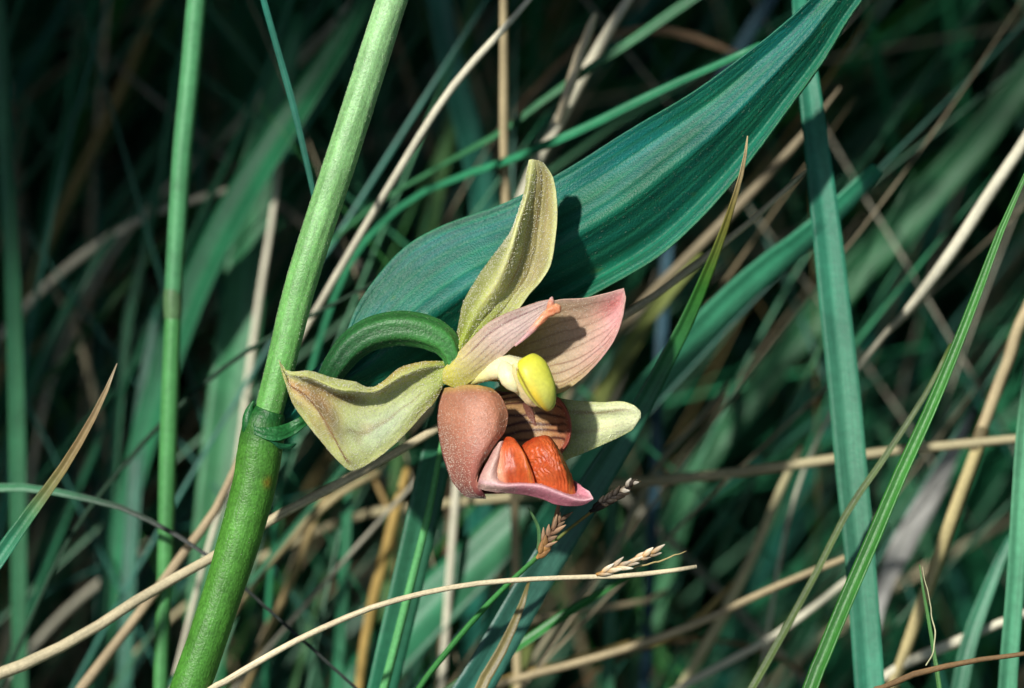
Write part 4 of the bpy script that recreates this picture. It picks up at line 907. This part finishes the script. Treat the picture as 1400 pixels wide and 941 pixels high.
# ------------------------------------------------------------------ dimmer single blades deeper in the tussock
def build_deep():
    r = random.Random(21)
    for i in range(235):
        right = i % 2
        x = r.uniform(560, 1500) if right else r.uniform(-120, 760)
        y = r.uniform(-60, 700)
        ang = math.radians(r.gauss(52, 12)) if right else math.radians(r.gauss(70, 22))
        if r.random() < 0.12: ang = math.pi - ang
        ln = r.uniform(380, 900); cv = r.uniform(-160, 160)
        dx, dy = math.cos(ang), -math.sin(ang)
        w = r.choice((9, 11, 14, 18, 26)) if i < 76 else r.choice((3, 4, 4, 5, 6, 8))
        pts = []
        for k in range(7):
            t = k / 6.0
            px = x + dx * ln * (0.55 - t) + dy * cv * (t - 0.5) ** 2; py = y + dy * ln * (0.55 - t) + dx * cv * (t - 0.5) ** 2
            pts.append((px, py, w * min(1, 0.15 + 2.2 * t)))
        zz = r.uniform(78, 170) if i < 76 else r.uniform(44, 115)
        dry = r.random() < (0.25 if i < 76 else 0.27)
        wide = 'thread thin' if w < 7 else 'narrow' if w < 12 else ('broad' if w > 16 else 'slender')
        bow = ' strongly bowed' if abs(cv) > 110 else (' straight' if abs(cv) < 45 else '')
        how = 'upright' if abs(math.degrees(ang) - 90) < 22 else ('backward leaning' if ang > math.pi / 2 else 'slanting') + bow
        if dry:
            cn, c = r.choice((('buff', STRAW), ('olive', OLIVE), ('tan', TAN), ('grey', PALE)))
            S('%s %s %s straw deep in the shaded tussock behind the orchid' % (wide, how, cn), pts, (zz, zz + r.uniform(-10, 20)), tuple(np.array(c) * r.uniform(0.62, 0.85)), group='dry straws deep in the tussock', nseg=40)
        else:
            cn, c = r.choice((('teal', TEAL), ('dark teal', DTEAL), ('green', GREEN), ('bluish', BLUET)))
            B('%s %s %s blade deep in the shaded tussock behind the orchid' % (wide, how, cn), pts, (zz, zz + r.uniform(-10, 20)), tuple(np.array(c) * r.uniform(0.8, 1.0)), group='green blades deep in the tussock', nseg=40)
build_deep()

# ------------------------------------------------------------------ the rest of the tussock: a tangle nobody could count, plus unseen shading blades added
def build_tussock():
    Vs, Fs, Ts, UVs = [], [], [], []; off = 0
    r = np.random.default_rng(5)
    nrm = SUN @ F
    VIEWS = []
    for ax in (-0.28, -0.14, 0, 0.14, 0.28):
        for az in (-0.12, 0, 0.16):
            cp = FOCUS - F * DIST + R * ax + U * az
            f_ = FOCUS - cp; f_ = f_ / np.linalg.norm(f_)
            r_ = np.cross(f_, [0, 0, 1.0]); r_ /= np.linalg.norm(r_)
            VIEWS.append((cp, f_, r_, np.cross(r_, f_)))
    n = {0: 0, 1: 0}
    for kind, want, tries in ((0, 4200, 20000), (1, 3000, 45000)):      # 0: in view behind the orchid; 1: unseen tall blades added for shade
        for _ in range(tries):
            if n[kind] >= want: break
            if kind == 0:
                x = r.uniform(-0.32, 0.3); y = r.uniform(0.06, 0.62); h = r.uniform(0.16, 0.42); lean = r.normal(0.10, 0.13); leany = r.normal(0.0, 0.08); w = r.uniform(0.0005, 0.0022)
            else:
                x = r.uniform(-0.60, 0.22); y = r.uniform(-0.12, 0.40); h = r.uniform(0.35, 0.95); lean = r.normal(0.02, 0.16); leany = r.normal(-0.14, 0.16); w = r.uniform(0.005, 0.014)
            bend = r.uniform(0.6, 1.6)
            k = 8
            t = np.linspace(0, 1, k)
            P = np.stack([x + lean * t ** (1 + bend), y + leany * t ** (1 + bend), h * t * (1 - 0.18 * t) - 0.003], -1)
            D = cr(P, np.linspace(0, 1, 40))
            px, py, d = project(D)
            inside = (px > -90) & (px < 1490) & (py > -90) & (py < 1031) & (d > 0)
            if kind == 0 and np.any(inside & (d < DIST + 0.065)): continue
            if kind == 1:
                if np.any(inside & (d < DIST + 0.12)): continue
                # keep the added shading blades clear of views on the orchid
                bad = False
                for cp, f_, r_, u_ in VIEWS:
                    w_ = D - cp; dep = w_ @ f_
                    if np.any((dep > 0.01) & (dep < DIST + 0.06) & (np.abs(w_ @ r_) < 0.115 * dep + 0.012) & (np.abs(w_ @ u_) < 0.085 * dep + 0.012)): bad = True; break
                if bad: continue
                bad = False                       # the orchid and the blades round it stand in the sun
                for dd in (-0.006, 0.008, 0.022):
                    tt = ((D - CAM) @ F - (DIST + dd)) / nrm
                    q = D - tt[:, None] * SUN
                    qx, qy, _d = project(q)
                    m = 60
                    if np.any((tt > 0) & (qx > -m) & (qx < 1400 + m) & (qy > -m) & (qy < 941 + m)): bad = True; break
                if bad: continue
            wid = w * np.array([0.7, 0.9, 1, 1, 0.9, 0.75, 0.5, 0.05])
            a = r.uniform(0, np.pi); S_ = np.array([math.cos(a), math.sin(a), 0])
            c = lin(np.array([TEAL, DTEAL, GREEN, STRAW, DTEAL, DTEAL, DTEAL][r.integers(0, 7)])) * r.uniform(0.7, 1.0)
            fold = np.cross(S_, [0, 0, 1.0]) * 0.15
            L_ = P - S_ * wid[:, None] * 0.5; C_ = P + fold * wid[:, None]; R_ = P + S_ * wid[:, None] * 0.5
            V = np.stack([L_, C_, R_], 1).reshape(-1, 3)
            for i in range(k - 1):
                for j in (0, 1):
                    q = off + i * 3 + j; Fs.append((q, q + 1, q + 4, q + 3))
            Vs.append(V); Ts.append(np.tile(c, (k * 3, 1))); UVs.append(np.stack([np.tile([0, 0.5, 1.0], k) * w * 1000, np.repeat(t * h * 1000, 3)], -1))
            off += k * 3; n[kind] += 1
    o = link('grass', np.concatenate(Vs), Fs, M['tussock'], None, np.concatenate(Ts), np.concatenate(UVs))
    tag(o, 'tangle of dark grass behind the orchid, with unseen blades added for shade', 'grass', None, 'stuff')
build_tussock()
